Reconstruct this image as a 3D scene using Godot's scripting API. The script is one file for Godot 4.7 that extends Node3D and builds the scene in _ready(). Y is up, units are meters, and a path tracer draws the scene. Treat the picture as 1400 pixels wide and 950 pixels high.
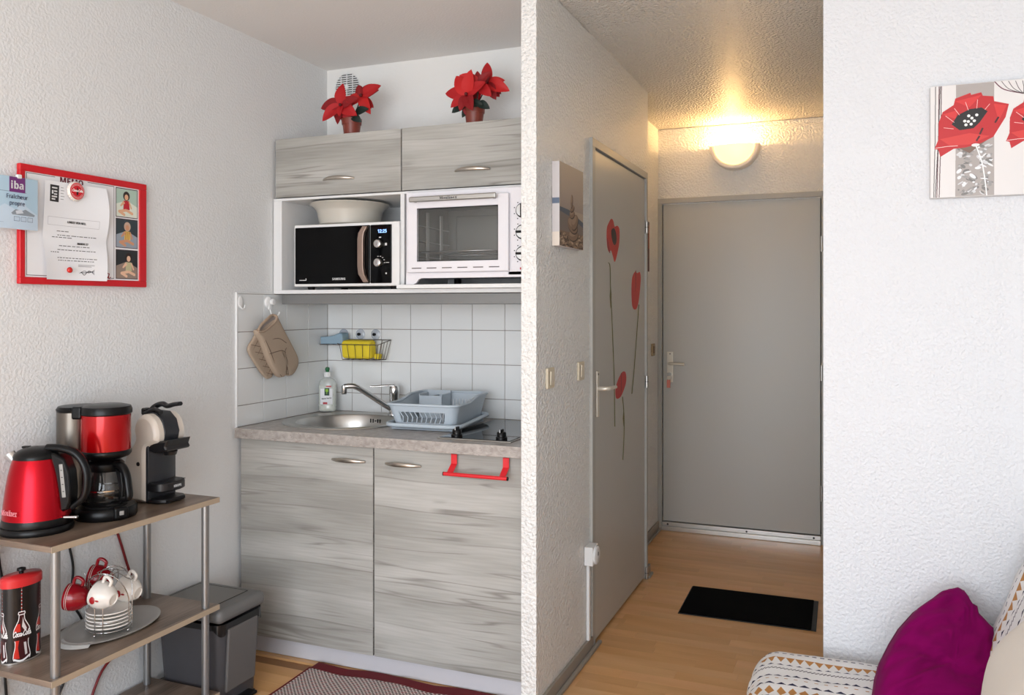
extends Node3D
# A studio kitchenette and entrance corridor. Metres, y up; the corridor runs towards -Z, the kitchen wall lies along X.

const EYE := 1.38
var used := {}
var mats := {}
var rng := RandomNumberGenerator.new()


# ------------------------------------------------------------------ mesh builder
class Mb:
	var v := PackedVector3Array()
	var n := PackedVector3Array()
	var t := PackedVector2Array()
	var xf := Transform3D()
	var uvo := Vector2.ZERO

	func at(x: float, y: float, z: float, rx := 0.0, ry := 0.0, rz := 0.0) -> Mb:
		xf = Transform3D(Basis.from_euler(Vector3(rx, ry, rz)), Vector3(x, y, z))
		return self

	func tri(a: Vector3, b: Vector3, c: Vector3, na: Vector3, nb: Vector3, nc: Vector3, ta := Vector2.ZERO, tb := Vector2.ZERO, tc := Vector2.ZERO) -> void:
		if (b - a).cross(c - a).dot(na + nb + nc) > 0.0:
			var s := b; b = c; c = s
			s = nb; nb = nc; nc = s
			var q := tb; tb = tc; tc = q
		v.append(xf * a); v.append(xf * b); v.append(xf * c)
		n.append((xf.basis * na).normalized()); n.append((xf.basis * nb).normalized()); n.append((xf.basis * nc).normalized())
		t.append(ta + uvo); t.append(tb + uvo); t.append(tc + uvo)

	func quad(a: Vector3, b: Vector3, c: Vector3, d: Vector3, na: Vector3, nb: Vector3, nc: Vector3, nd: Vector3, ta := Vector2.ZERO, tb := Vector2.ZERO, tc := Vector2.ZERO, td := Vector2.ZERO) -> void:
		tri(a, b, c, na, nb, nc, ta, tb, tc)
		tri(a, c, d, na, nc, nd, ta, tc, td)

	func flat(a: Vector3, b: Vector3, c: Vector3, d: Vector3, m: Vector3) -> void:
		quad(a, b, c, d, m, m, m, m, pick(a, m), pick(b, m), pick(c, m), pick(d, m))

	func pick(p: Vector3, m: Vector3) -> Vector2:
		var q := m.abs()
		if q.z >= q.x and q.z >= q.y:
			return Vector2(p.x, p.y)
		if q.y >= q.x:
			return Vector2(p.x, p.z)
		return Vector2(p.z, p.y)

	# box by centre and size, edges rounded by r
	func box(c: Vector3, s: Vector3, r := 0.0, seg := 1) -> Mb:
		var h := s * 0.5
		r = minf(r, minf(h.x, minf(h.y, h.z)) * 0.98)
		for ax in 3:
			var a1 := (ax + 1) % 3
			var a2 := (ax + 2) % 3
			for sg in [-1.0, 1.0]:
				if r <= 0.0:
					var m := Vector3.ZERO
					m[ax] = sg
					var q: Array[Vector3] = []
					for e in [[-1, -1], [1, -1], [1, 1], [-1, 1]]:
						var p := Vector3.ZERO
						p[ax] = sg * h[ax]; p[a1] = e[0] * h[a1]; p[a2] = e[1] * h[a2]
						q.append(c + p)
					flat(q[0], q[1], q[2], q[3], m)
					continue
				var l1 := steps(h[a1], r, seg)
				var l2 := steps(h[a2], r, seg)
				var ps := []
				var ns := []
				for u in l1:
					var rp := []
					var rn := []
					for w in l2:
						var p := Vector3.ZERO
						p[ax] = sg * h[ax]; p[a1] = u; p[a2] = w
						var inn := p.clamp(-(h - Vector3.ONE * r), h - Vector3.ONE * r)
						var m := (p - inn).normalized()
						rp.append(c + inn + m * r)
						rn.append(m)
					ps.append(rp); ns.append(rn)
				var mm := Vector3.ZERO
				mm[ax] = 1.0
				for i in l1.size() - 1:
					for j in l2.size() - 1:
						quad(ps[i][j], ps[i + 1][j], ps[i + 1][j + 1], ps[i][j + 1], ns[i][j], ns[i + 1][j], ns[i + 1][j + 1], ns[i][j + 1], pick(ps[i][j], mm), pick(ps[i + 1][j], mm), pick(ps[i + 1][j + 1], mm), pick(ps[i][j + 1], mm))
		return self

	func steps(h: float, r: float, seg: int) -> Array:
		var o := []
		for k in seg + 1:
			o.append(-h + r * k / seg)
		for k in seg + 1:
			o.append(h - r + r * k / seg)
		return o

	# box between two corners
	func slab(a: Vector3, b: Vector3, r := 0.0, seg := 1) -> Mb:
		return box((a + b) * 0.5, (b - a).abs(), r, seg)

	# profile of (radius, height) turned about y; sx, sz squash it
	func lathe(pts: Array, seg := 32, sx := 1.0, sz := 1.0, a0 := 0.0, a1 := TAU) -> Mb:
		var k := pts.size()
		var segn: Array[Vector2] = []
		for i in k - 1:
			var d: Vector2 = pts[i + 1] - pts[i]
			segn.append(Vector2(d.y, -d.x).normalized())
		var acc := 0.0
		for i in k - 1:
			var n0 := segn[i]
			var n1 := segn[i]
			if i > 0 and segn[i - 1].dot(segn[i]) > 0.72:
				n0 = (segn[i - 1] + segn[i]).normalized()
			if i < k - 2 and segn[i + 1].dot(segn[i]) > 0.72:
				n1 = (segn[i + 1] + segn[i]).normalized()
			var p0: Vector2 = pts[i]
			var p1: Vector2 = pts[i + 1]
			var nxt := acc + p0.distance_to(p1)
			for j in seg:
				var u0 := a0 + (a1 - a0) * j / seg
				var u1 := a0 + (a1 - a0) * (j + 1) / seg
				var c0 := Vector2(cos(u0), -sin(u0))
				var c1 := Vector2(cos(u1), -sin(u1))
				quad(Vector3(p0.x * c0.x * sx, p0.y, p0.x * c0.y * sz), Vector3(p0.x * c1.x * sx, p0.y, p0.x * c1.y * sz), Vector3(p1.x * c1.x * sx, p1.y, p1.x * c1.y * sz), Vector3(p1.x * c0.x * sx, p1.y, p1.x * c0.y * sz),
					Vector3(n0.x * c0.x / sx, n0.y, n0.x * c0.y / sz), Vector3(n0.x * c1.x / sx, n0.y, n0.x * c1.y / sz), Vector3(n1.x * c1.x / sx, n1.y, n1.x * c1.y / sz), Vector3(n1.x * c0.x / sx, n1.y, n1.x * c0.y / sz),
					Vector2(float(j) / seg, acc), Vector2(float(j + 1) / seg, acc), Vector2(float(j + 1) / seg, nxt), Vector2(float(j) / seg, nxt))
			acc = nxt
		return self

	# pipe along points
	func tube(path: Array, r: float, seg := 8, closed := false, r1 := -1.0, flat_k := 1.0) -> Mb:
		var k := path.size()
		var rings := []
		var norms := []
		var up := Vector3.ZERO
		for i in k:
			var d: Vector3
			if closed:
				d = path[(i + 1) % k] - path[(i - 1 + k) % k]
			else:
				d = path[mini(i + 1, k - 1)] - path[maxi(i - 1, 0)]
			d = d.normalized()
			if up == Vector3.ZERO:
				up = Vector3.UP if absf(d.y) < 0.9 else Vector3.RIGHT
			up = (up - d * up.dot(d)).normalized()
			var side := d.cross(up)
			var rr := r if r1 < 0.0 else lerpf(r, r1, float(i) / maxf(k - 1, 1))
			var ring := []
			var nn := []
			for j in seg:
				var a := TAU * j / seg
				var m := side * cos(a) + up * sin(a)
				ring.append(path[i] + side * cos(a) * rr + up * sin(a) * rr * flat_k)
				nn.append(m)
			rings.append(ring); norms.append(nn)
		for i in (k if closed else k - 1):
			var e := (i + 1) % k
			for j in seg:
				var q := (j + 1) % seg
				quad(rings[i][j], rings[i][q], rings[e][q], rings[e][j], norms[i][j], norms[i][q], norms[e][q], norms[e][j])
		if not closed:
			for e in [0, k - 1]:
				var m: Vector3 = (path[0] - path[1]).normalized() if e == 0 else (path[k - 1] - path[k - 2]).normalized()
				for j in seg:
					tri(path[e], rings[e][j], rings[e][(j + 1) % seg], m, m, m)
		return self

	# outline in x,y pushed out along z, its edges bevelled by b
	func prism(poly: PackedVector2Array, z0: float, z1: float, b := 0.0) -> Mb:
		var k := poly.size()
		var area := 0.0
		for i in k:
			area += poly[i].cross(poly[(i + 1) % k])
		if area < 0.0:
			poly.reverse()
		var en: Array[Vector2] = []
		for i in k:
			var d := (poly[(i + 1) % k] - poly[i]).normalized()
			en.append(Vector2(d.y, -d.x))
		var inset := PackedVector2Array()
		for i in k:
			var m := (en[i] + en[(i - 1 + k) % k])
			var q := m.normalized()
			inset.append(poly[i] - q * b / maxf(q.dot(en[i]), 0.5))
		var ids := Geometry2D.triangulate_polygon(inset)
		for z in [z0, z1]:
			var m := Vector3(0, 0, -1 if z == z0 else 1) * signf(z1 - z0)
			for i in range(0, ids.size(), 3):
				var a := inset[ids[i]]; var c := inset[ids[i + 1]]; var d := inset[ids[i + 2]]
				tri(Vector3(a.x, a.y, z), Vector3(c.x, c.y, z), Vector3(d.x, d.y, z), m, m, m, a, c, d)
		var sg := signf(z1 - z0)
		for i in k:
			var j := (i + 1) % k
			var ni := en[i]
			var nj := en[i]
			if en[(i - 1 + k) % k].dot(en[i]) > 0.75:
				ni = (en[(i - 1 + k) % k] + en[i]).normalized()
			if en[j].dot(en[i]) > 0.75:
				nj = (en[j] + en[i]).normalized()
			var a := poly[i]; var c := poly[j]
			var m0 := Vector3(ni.x, ni.y, 0); var m1 := Vector3(nj.x, nj.y, 0)
			var za := z0 + b * sg
			var zb := z1 - b * sg
			quad(Vector3(a.x, a.y, za), Vector3(c.x, c.y, za), Vector3(c.x, c.y, zb), Vector3(a.x, a.y, zb), m0, m1, m1, m0, Vector2(a.x, za), Vector2(c.x, za), Vector2(c.x, zb), Vector2(a.x, zb))
			if b > 0.0:
				var e := inset[i]; var f := inset[j]
				var f0 := Vector3(0, 0, -sg)
				quad(Vector3(a.x, a.y, za), Vector3(c.x, c.y, za), Vector3(f.x, f.y, z0), Vector3(e.x, e.y, z0), m0 + f0 * 0.4, m1 + f0 * 0.4, m1 * 0.4 + f0, m0 * 0.4 + f0)
				quad(Vector3(a.x, a.y, zb), Vector3(c.x, c.y, zb), Vector3(f.x, f.y, z1), Vector3(e.x, e.y, z1), m0 - f0 * 0.4, m1 - f0 * 0.4, m1 * 0.4 - f0, m0 * 0.4 - f0)
		return self

	# a sheet of nu by nv cells; fn(u, v) with u, v in 0..1; out = a point the normals turn away from (or along dir)
	func sheet(nu: int, nv: int, fn: Callable, away: Vector3, as_dir := false, us := 1.0, vs := 1.0, wrap_u := false) -> Mb:
		var p := []
		for i in nu + 1:
			var row := []
			for j in nv + 1:
				row.append(fn.call(float(i) / nu, float(j) / nv))
			p.append(row)
		var nm := []
		for i in nu + 1:
			var row := []
			for j in nv + 1:
				var ia := i - 1; var ib := i + 1
				if wrap_u:
					ia = (i - 1 + nu) % nu; ib = (i + 1) % nu
				else:
					ia = maxi(ia, 0); ib = mini(ib, nu)
				var du: Vector3 = p[ib][j] - p[ia][j]
				var dv: Vector3 = p[i][mini(j + 1, nv)] - p[i][maxi(j - 1, 0)]
				var m := du.cross(dv)
				if m.length() < 1e-12:
					m = away if as_dir else p[i][j] - away
				m = m.normalized()
				if m.dot(away if as_dir else p[i][j] - away) < 0.0:
					m = -m
				row.append(m)
			nm.append(row)
		for i in nu:
			for j in nv:
				quad(p[i][j], p[i + 1][j], p[i + 1][j + 1], p[i][j + 1], nm[i][j], nm[i + 1][j], nm[i + 1][j + 1], nm[i][j + 1],
					Vector2(us * i / nu, vs * j / nv), Vector2(us * (i + 1) / nu, vs * j / nv), Vector2(us * (i + 1) / nu, vs * (j + 1) / nv), Vector2(us * i / nu, vs * (j + 1) / nv))
		return self

	# padded outline (star-shaped about c): bulges +tf and -tb along z
	func puff(poly: PackedVector2Array, c: Vector2, tf: float, tb: float, rings := 5, sq := 2.2) -> Mb:
		var k := poly.size()
		for side in [1.0, -1.0]:
			var th := tf if side > 0 else tb
			sheet(k, rings, func(u: float, w: float) -> Vector3:
				var q := poly[int(round(u * k)) % k]
				var s := 1.0 - w
				var e := c + (q - c) * (1.0 - w * w if w < 1.0 else 0.0)
				return Vector3(e.x, e.y, side * th * pow(1.0 - pow(1.0 - minf(w * 1.6, 1.0), sq), 1.0 / sq)), Vector3(0, 0, side), true, 1.0, 1.0, true)
		return self

	func ball(c: Vector3, r: Vector3, nu := 16, nv := 10) -> Mb:
		return sheet(nu, nv, func(u: float, w: float) -> Vector3:
			var a := TAU * u
			var b := PI * w
			return c + Vector3(cos(a) * sin(b), cos(b), sin(a) * sin(b)) * r, c, false, 1.0, 1.0, true)

	func mesh() -> ArrayMesh:
		var arr := []
		arr.resize(Mesh.ARRAY_MAX)
		arr[Mesh.ARRAY_VERTEX] = v
		arr[Mesh.ARRAY_NORMAL] = n
		arr[Mesh.ARRAY_TEX_UV] = t
		var m := ArrayMesh.new()
		m.add_surface_from_arrays(Mesh.PRIMITIVE_TRIANGLES, arr)
		return m


# ------------------------------------------------------------------ painter of prints and surface colour
class Pic:
	var im: Image
	var w: int
	var h: int

	func _init(ww: int, hh: int, c: Color) -> void:
		w = ww; h = hh
		im = Image.create(w, h, false, Image.FORMAT_RGBA8)
		im.fill(c)

	func rect(x: float, y: float, ww: float, hh: float, c: Color) -> void:
		im.fill_rect(Rect2i(int(x), int(y), maxi(int(ww), 1), maxi(int(hh), 1)), c)

	func poly(p: Array, c: Color) -> void:
		var y0 := h; var y1 := 0
		for q in p:
			y0 = mini(y0, int(floor(q.y))); y1 = maxi(y1, int(ceil(q.y)))
		for y in range(maxi(y0, 0), mini(y1, h - 1) + 1):
			var xs := []
			var yy := y + 0.5
			for i in p.size():
				var a: Vector2 = p[i]
				var b: Vector2 = p[(i + 1) % p.size()]
				if (a.y <= yy) != (b.y <= yy):
					xs.append(a.x + (yy - a.y) / (b.y - a.y) * (b.x - a.x))
			xs.sort()
			for i in range(0, xs.size() - 1, 2):
				var xa := int(round(xs[i])); var xb := int(round(xs[i + 1]))
				if xb > xa:
					im.fill_rect(Rect2i(xa, y, xb - xa, 1), c)

	func oval(cx: float, cy: float, rx: float, ry: float, c: Color, rot := 0.0) -> void:
		var p := []
		for i in 28:
			var a := TAU * i / 28.0
			p.append(Vector2(cx, cy) + Vector2(cos(a) * rx, sin(a) * ry).rotated(rot))
		poly(p, c)

	func line(p: Array, wd: float, c: Color) -> void:
		for i in p.size() - 1:
			var a: Vector2 = p[i]
			var b: Vector2 = p[i + 1]
			var s := (b - a).normalized().orthogonal() * wd * 0.5
			poly([a + s, b + s, b - s, a - s], c)
			if wd > 2.5:
				oval(b.x, b.y, wd * 0.5, wd * 0.5, c)

	func curve(p: Array, wd: float, c: Color) -> void:
		line(Pic.smooth(p), wd, c)

	static func smooth(p: Array, per := 6) -> Array:
		var o := []
		for i in p.size() - 1:
			var a = p[maxi(i - 1, 0)]; var b = p[i]; var d = p[i + 1]; var e = p[mini(i + 2, p.size() - 1)]
			for k in per:
				var t := float(k) / per
				o.append(b.cubic_interpolate(d, a, e, t))
		o.append(p[p.size() - 1])
		return o

	# flowing handwriting: each letter is a few points in a unit box
	func script(word: String, at: Vector2, s: float, wd: float, c: Color, slope := 0.0) -> void:
		var g := {
			"C": [0.74, [[0.78, 0.3], [0.66, 0.02], [0.3, 0.16], [0.08, 0.58], [0.24, 0.97], [0.58, 0.92], [0.82, 0.66]]],
			"o": [0.5, [[0.3, 0.45], [0.1, 0.62], [0.12, 0.9], [0.32, 0.98], [0.48, 0.8], [0.44, 0.55], [0.3, 0.45], [0.62, 0.5]]],
			"c": [0.5, [[0.5, 0.52], [0.3, 0.43], [0.1, 0.65], [0.2, 0.95], [0.42, 0.93], [0.58, 0.75]]],
			"a": [0.62, [[0.5, 0.5], [0.25, 0.45], [0.08, 0.7], [0.2, 0.97], [0.42, 0.85], [0.52, 0.48], [0.5, 0.85], [0.62, 0.98], [0.75, 0.85]]],
			"l": [0.36, [[0.02, 0.85], [0.3, 0.4], [0.38, 0.04], [0.24, 0.02], [0.12, 0.5], [0.16, 0.92], [0.3, 0.97], [0.46, 0.8]]],
			"-": [0.36, [[0.06, 0.68], [0.34, 0.64]]],
		}
		var x := 0.0
		for ch in word:
			var q = []
			for e in g[ch][1]:
				var l := Vector2(x + e[0] - (e[1] - 0.9) * 0.22, e[1])
				q.append(at + Vector2(l.x, l.y + slope * l.x) * s)
			curve(q, wd, c)
			x += g[ch][0]

	func tex() -> ImageTexture:
		return ImageTexture.create_from_image(im)


# ------------------------------------------------------------------ nodes
func numbered(called: String) -> String:
	var k: int = used.get(called, 0)
	used[called] = k + 1
	return called if k == 0 else "%s_%03d" % [called, k]


func thing(called: String, label: String, category: String, at := Vector3.ZERO, turn := 0.0, group := "") -> Node3D:
	var o := Node3D.new()
	o.name = numbered(called)
	add_child(o)
	o.position = at
	o.rotation.y = turn
	return tag(o, label, category, group)


func tag(o: Node3D, label: String, category: String, group := "") -> Node3D:
	o.set_meta("label", label)
	o.set_meta("category", category)
	if group:
		o.set_meta("group", group)
	return o


func part(parent: Node3D, called: String, mb: Variant, m: Material, at := Vector3.ZERO, rot := Vector3.ZERO, label := "") -> MeshInstance3D:
	var o := MeshInstance3D.new()
	o.name = called
	o.mesh = mb.mesh() if mb is Mb else mb
	o.material_override = m
	o.position = at
	o.rotation = rot
	if label:
		o.set_meta("label", label)
	parent.add_child(o, true)
	return o


func solo(called: String, mb: Variant, m: Material, label: String, category: String, at := Vector3.ZERO, rot := Vector3.ZERO, group := "") -> MeshInstance3D:
	var o := MeshInstance3D.new()
	o.name = numbered(called)
	o.mesh = mb.mesh() if mb is Mb else mb
	o.material_override = m
	add_child(o)
	o.position = at
	o.rotation = rot
	tag(o, label, category, group)
	return o


func struct(called: String, mb: Variant, m: Material, parent: Node3D = null) -> MeshInstance3D:
	var o := MeshInstance3D.new()
	o.name = called if parent else numbered(called)
	o.mesh = mb.mesh() if mb is Mb else mb
	o.material_override = m
	(parent if parent else self).add_child(o, true)
	if not parent:
		o.set_meta("kind", "structure")
	return o


func mat(key: String, c := Color.WHITE, rough := 0.6, metal := 0.0, spec := 0.5) -> StandardMaterial3D:
	if mats.has(key):
		return mats[key]
	var m := StandardMaterial3D.new()
	m.resource_name = key
	m.albedo_color = c
	m.roughness = rough
	m.metallic = metal
	m.metallic_specular = spec
	mats[key] = m
	return m


func rgb(r: float, g: float, b: float) -> Color:
	return Color(r / 255.0, g / 255.0, b / 255.0)


func noise_tex(freq: float, size: int, sd: int, oct := 3, kind := FastNoiseLite.TYPE_SIMPLEX_SMOOTH) -> ImageTexture:
	var f := FastNoiseLite.new()
	f.seed = sd
	f.noise_type = kind
	f.frequency = freq
	f.fractal_octaves = oct
	var im := f.get_seamless_image(size, size)
	return ImageTexture.create_from_image(im)


func words(parent: Node3D, s: String, size: float, m: Material, at: Vector3, rot := Vector3.ZERO, bold := false, serif := false, wide := 0.0, called := "lettering") -> MeshInstance3D:
	var tm := TextMesh.new()
	var f := SystemFont.new()
	f.font_names = PackedStringArray(["Droid Serif" if serif else "Droid Sans"])
	f.font_weight = 700 if bold else 400
	tm.font = f
	tm.text = s
	tm.font_size = 32
	tm.pixel_size = size / 32.0
	tm.depth = 0.0006
	tm.curve_step = 4.0
	var o := part(parent, called, tm, m, at, rot)
	if wide > 0.0:
		o.scale.x = wide
	return o


func ring(r: float, k: int, c: Vector3, ax := 1) -> Array:
	var o := []
	for i in k:
		var a := TAU * i / k
		var p := Vector3.ZERO
		p[(ax + 1) % 3] = cos(a) * r
		p[(ax + 2) % 3] = sin(a) * r
		o.append(c + p)
	return o


# ------------------------------------------------------------------ surfaces
func grain(w: int, h: int, sd: int, lo: Color, hi: Color, dark: Color, along: float, across: float, veins: float, plank := 0.0) -> ImageTexture:
	var f := FastNoiseLite.new()
	f.seed = sd
	f.noise_type = FastNoiseLite.TYPE_SIMPLEX_SMOOTH
	f.frequency = 1.0
	f.fractal_octaves = 2
	var im := Image.create(w, h, false, Image.FORMAT_RGB8)
	for y in h:
		for x in w:
			var u := x * along
			var bend := f.get_noise_2d(u * 0.3, y * across * 0.05) * 0.22
			var broad := f.get_noise_2d(u * 0.4 + 40.0, y * across * 0.12 + bend)
			var fine := f.get_noise_2d(u * 1.5 + 9.0, y * across * 1.9 + bend * 2.0)
			var tone := 0.5 + broad * 0.55 + fine * 0.22
			var joint := 0.0
			if plank > 0.0:
				# printed boards: each a little lighter or darker, with a soft dark joint
				var q := (y + f.get_noise_2d(u * 0.5, 300.0) * 9.0) / plank
				var id := floorf(q)
				tone += fposmod(id * 0.618, 1.0) * 0.5 - 0.25
				joint = clampf(1.0 - absf(q - roundf(q)) * plank * 0.35, 0.0, 1.0) * clampf(f.get_noise_2d(u * 0.7, roundf(q) * 31.0) + 0.55, 0.0, 1.0)
			var c := lo.lerp(hi, clampf(tone, 0.0, 1.0)).lerp(dark, joint * 0.5)
			if veins > 0.0:
				var r := absf(f.get_noise_2d(u * 0.28 + 80.0, y * across * 0.4 + bend))
				var k := clampf(1.0 - r * 9.0, 0.0, 1.0) * clampf(f.get_noise_2d(u * 0.6 + 7.0, y * across * 0.05 + 33.0) * 2.2 + 0.15, 0.0, 1.0)
				c = c.lerp(dark, k * veins)
			im.set_pixel(x, y, c)
	return ImageTexture.create_from_image(im)


func surfaces() -> void:
	var stucco := noise_tex(0.055, 1024, 5, 3)
	for e in [["plaster", rgb(228, 229, 229), 0.6, 0.15], ["plaster_corridor", rgb(235, 234, 231), 0.38, 0.75], ["plaster_smooth", rgb(236, 235, 232), 0.7, 0.06], ["ceiling_paint", rgb(234, 232, 230), 0.7, 0.06], ["ceiling_corridor", rgb(233, 229, 223), 0.42, 1.5], ["wall_bright", rgb(219, 220, 223), 0.6, 0.28]]:
		var m := mat(e[0], e[1], e[2])
		m.heightmap_enabled = true
		m.heightmap_texture = stucco
		m.heightmap_scale = e[3]
		m.uv1_triplanar = true
		m.uv1_world_triplanar = true
		m.uv1_scale = Vector3.ONE * (1.05 if "corridor" in e[0] else 1.35)
	var oak := grain(1024, 1024, 11, rgb(150, 148, 142), rgb(187, 185, 180), rgb(108, 104, 98), 0.0036, 0.06, 0.6, 88.0)
	for k in 1:
		var m := mat("grey_oak", Color.WHITE, 0.5)
		m.albedo_texture = oak
		m.uv1_scale = Vector3(0.8, 0.8, 0.8)
	var brown := grain(512, 512, 21, rgb(92, 76, 64), rgb(152, 132, 115), rgb(60, 48, 40), 0.006, 0.12, 0.6)
	mat("shelf_wood", Color.WHITE, 0.32).albedo_texture = brown
	mat("shelf_wood").uv1_scale = Vector3(1.6, 1.6, 1.6)
	var beech := grain(512, 512, 31, rgb(214, 171, 120), rgb(230, 191, 142), rgb(188, 140, 90), 0.006, 0.1, 0.15)
	var tones := [rgb(246, 236, 226), rgb(252, 240, 226), rgb(238, 224, 208), rgb(250, 236, 228), rgb(242, 226, 206)]
	for k in 5:
		var m := mat("floor_strip_%d" % k, tones[k], 0.34)
		m.albedo_texture = beech
		m.uv1_scale = Vector3(1.4, 1.4, 1.4)
	var top := grain(512, 512, 41, rgb(150, 142, 136), rgb(190, 183, 177), rgb(112, 100, 94), 0.05, 0.16, 0.5)
	mat("worktop", Color.WHITE, 0.32).albedo_texture = top
	mat("worktop").uv1_scale = Vector3(2.5, 2.5, 2.5)
	mat("white", rgb(232, 232, 231), 0.35)
	mat("white_matt", rgb(226, 226, 226), 0.6)
	mat("tile", rgb(226, 228, 228), 0.08)
	mat("grout", rgb(150, 140, 136), 0.9)
	mat("black", rgb(11, 11, 12), 0.3, 0.0, 0.35)
	mat("black_gloss", rgb(3, 3, 4), 0.06, 0.0, 0.28)
	mat("black_matt", rgb(16, 16, 17), 0.6, 0.0, 0.3)
	mat("chrome", rgb(208, 208, 208), 0.12, 1.0)
	mat("steel", rgb(190, 188, 184), 0.3, 1.0)
	mat("nickel", rgb(186, 178, 168), 0.28, 1.0)
	mat("door_grey", rgb(188, 186, 180), 0.36)
	mat("frame_grey", rgb(176, 174, 168), 0.42)
	mat("red", rgb(198, 26, 34), 0.3)
	mat("ink", rgb(30, 28, 30), 0.7)
	mat("paper", rgb(236, 237, 240), 0.8)
	mat("skirting", rgb(150, 143, 133), 0.5)


func _ready() -> void:
	rng.seed = 7
	# camera: level, the lens shifted down a little
	var cam := Camera3D.new()
	cam.name = "camera"
	cam.projection = Camera3D.PROJECTION_FRUSTUM
	cam.near = 0.05
	cam.far = 60.0
	cam.size = cam.near * 950.0 / 1155.0
	cam.frustum_offset = Vector2(0.0, -cam.near * 54.5 / 1155.0)
	cam.position = Vector3(0, EYE, 0)
	cam.rotation.y = 0.385
	add_child(cam)
	cam.current = true
	# daylight comes in by the balcony window behind the camera
	var e := Environment.new()
	e.background_mode = Environment.BG_SKY
	var sky := Sky.new()
	var sm := ProceduralSkyMaterial.new()
	sm.sky_top_color = Color(0.55, 0.7, 0.92)
	sm.sky_horizon_color = Color(0.9, 0.93, 0.96)
	sm.ground_bottom_color = Color(0.5, 0.5, 0.48)
	sm.ground_horizon_color = Color(0.8, 0.82, 0.82)
	sky.sky_material = sm
	e.sky = sky
	e.background_energy_multiplier = 1.6
	e.tonemap_mode = Environment.TONE_MAPPER_LINEAR
	e.tonemap_exposure = 1.14
	e.sdfgi_enabled = true
	e.ssao_enabled = true
	e.ssil_enabled = true
	var we := WorldEnvironment.new()
	we.name = "environment"
	we.environment = e
	add_child(we)
	var day := AreaLight3D.new()
	day.name = "window_daylight"
	day.area_size = Vector2(2.75, 2.05)
	day.light_energy = 11.0
	day.light_color = Color(0.955, 0.977, 1.0)
	day.area_range = 14.0
	day.shadow_enabled = true
	day.position = Vector3(-0.475, 1.17, 1.86)
	add_child(day)
	surfaces()
	setting()
	kitchen()
	kitchen_small()
	coffee_corner()
	corridor()
	living()


# ------------------------------------------------------------------ the setting
const XL := -2.29     # left wall
const ZB := -3.345    # kitchen back wall
const XP := -1.046    # partition, kitchen side
const XC := -0.99     # partition, corridor side
const ZF := -2.66     # free end of the partition, and the right wall
const ZE := -5.235    # entrance wall
const XR := -0.085    # corridor, right side
const XD := -1.135    # corridor, left side behind the partition
const TOP := 2.49


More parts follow.
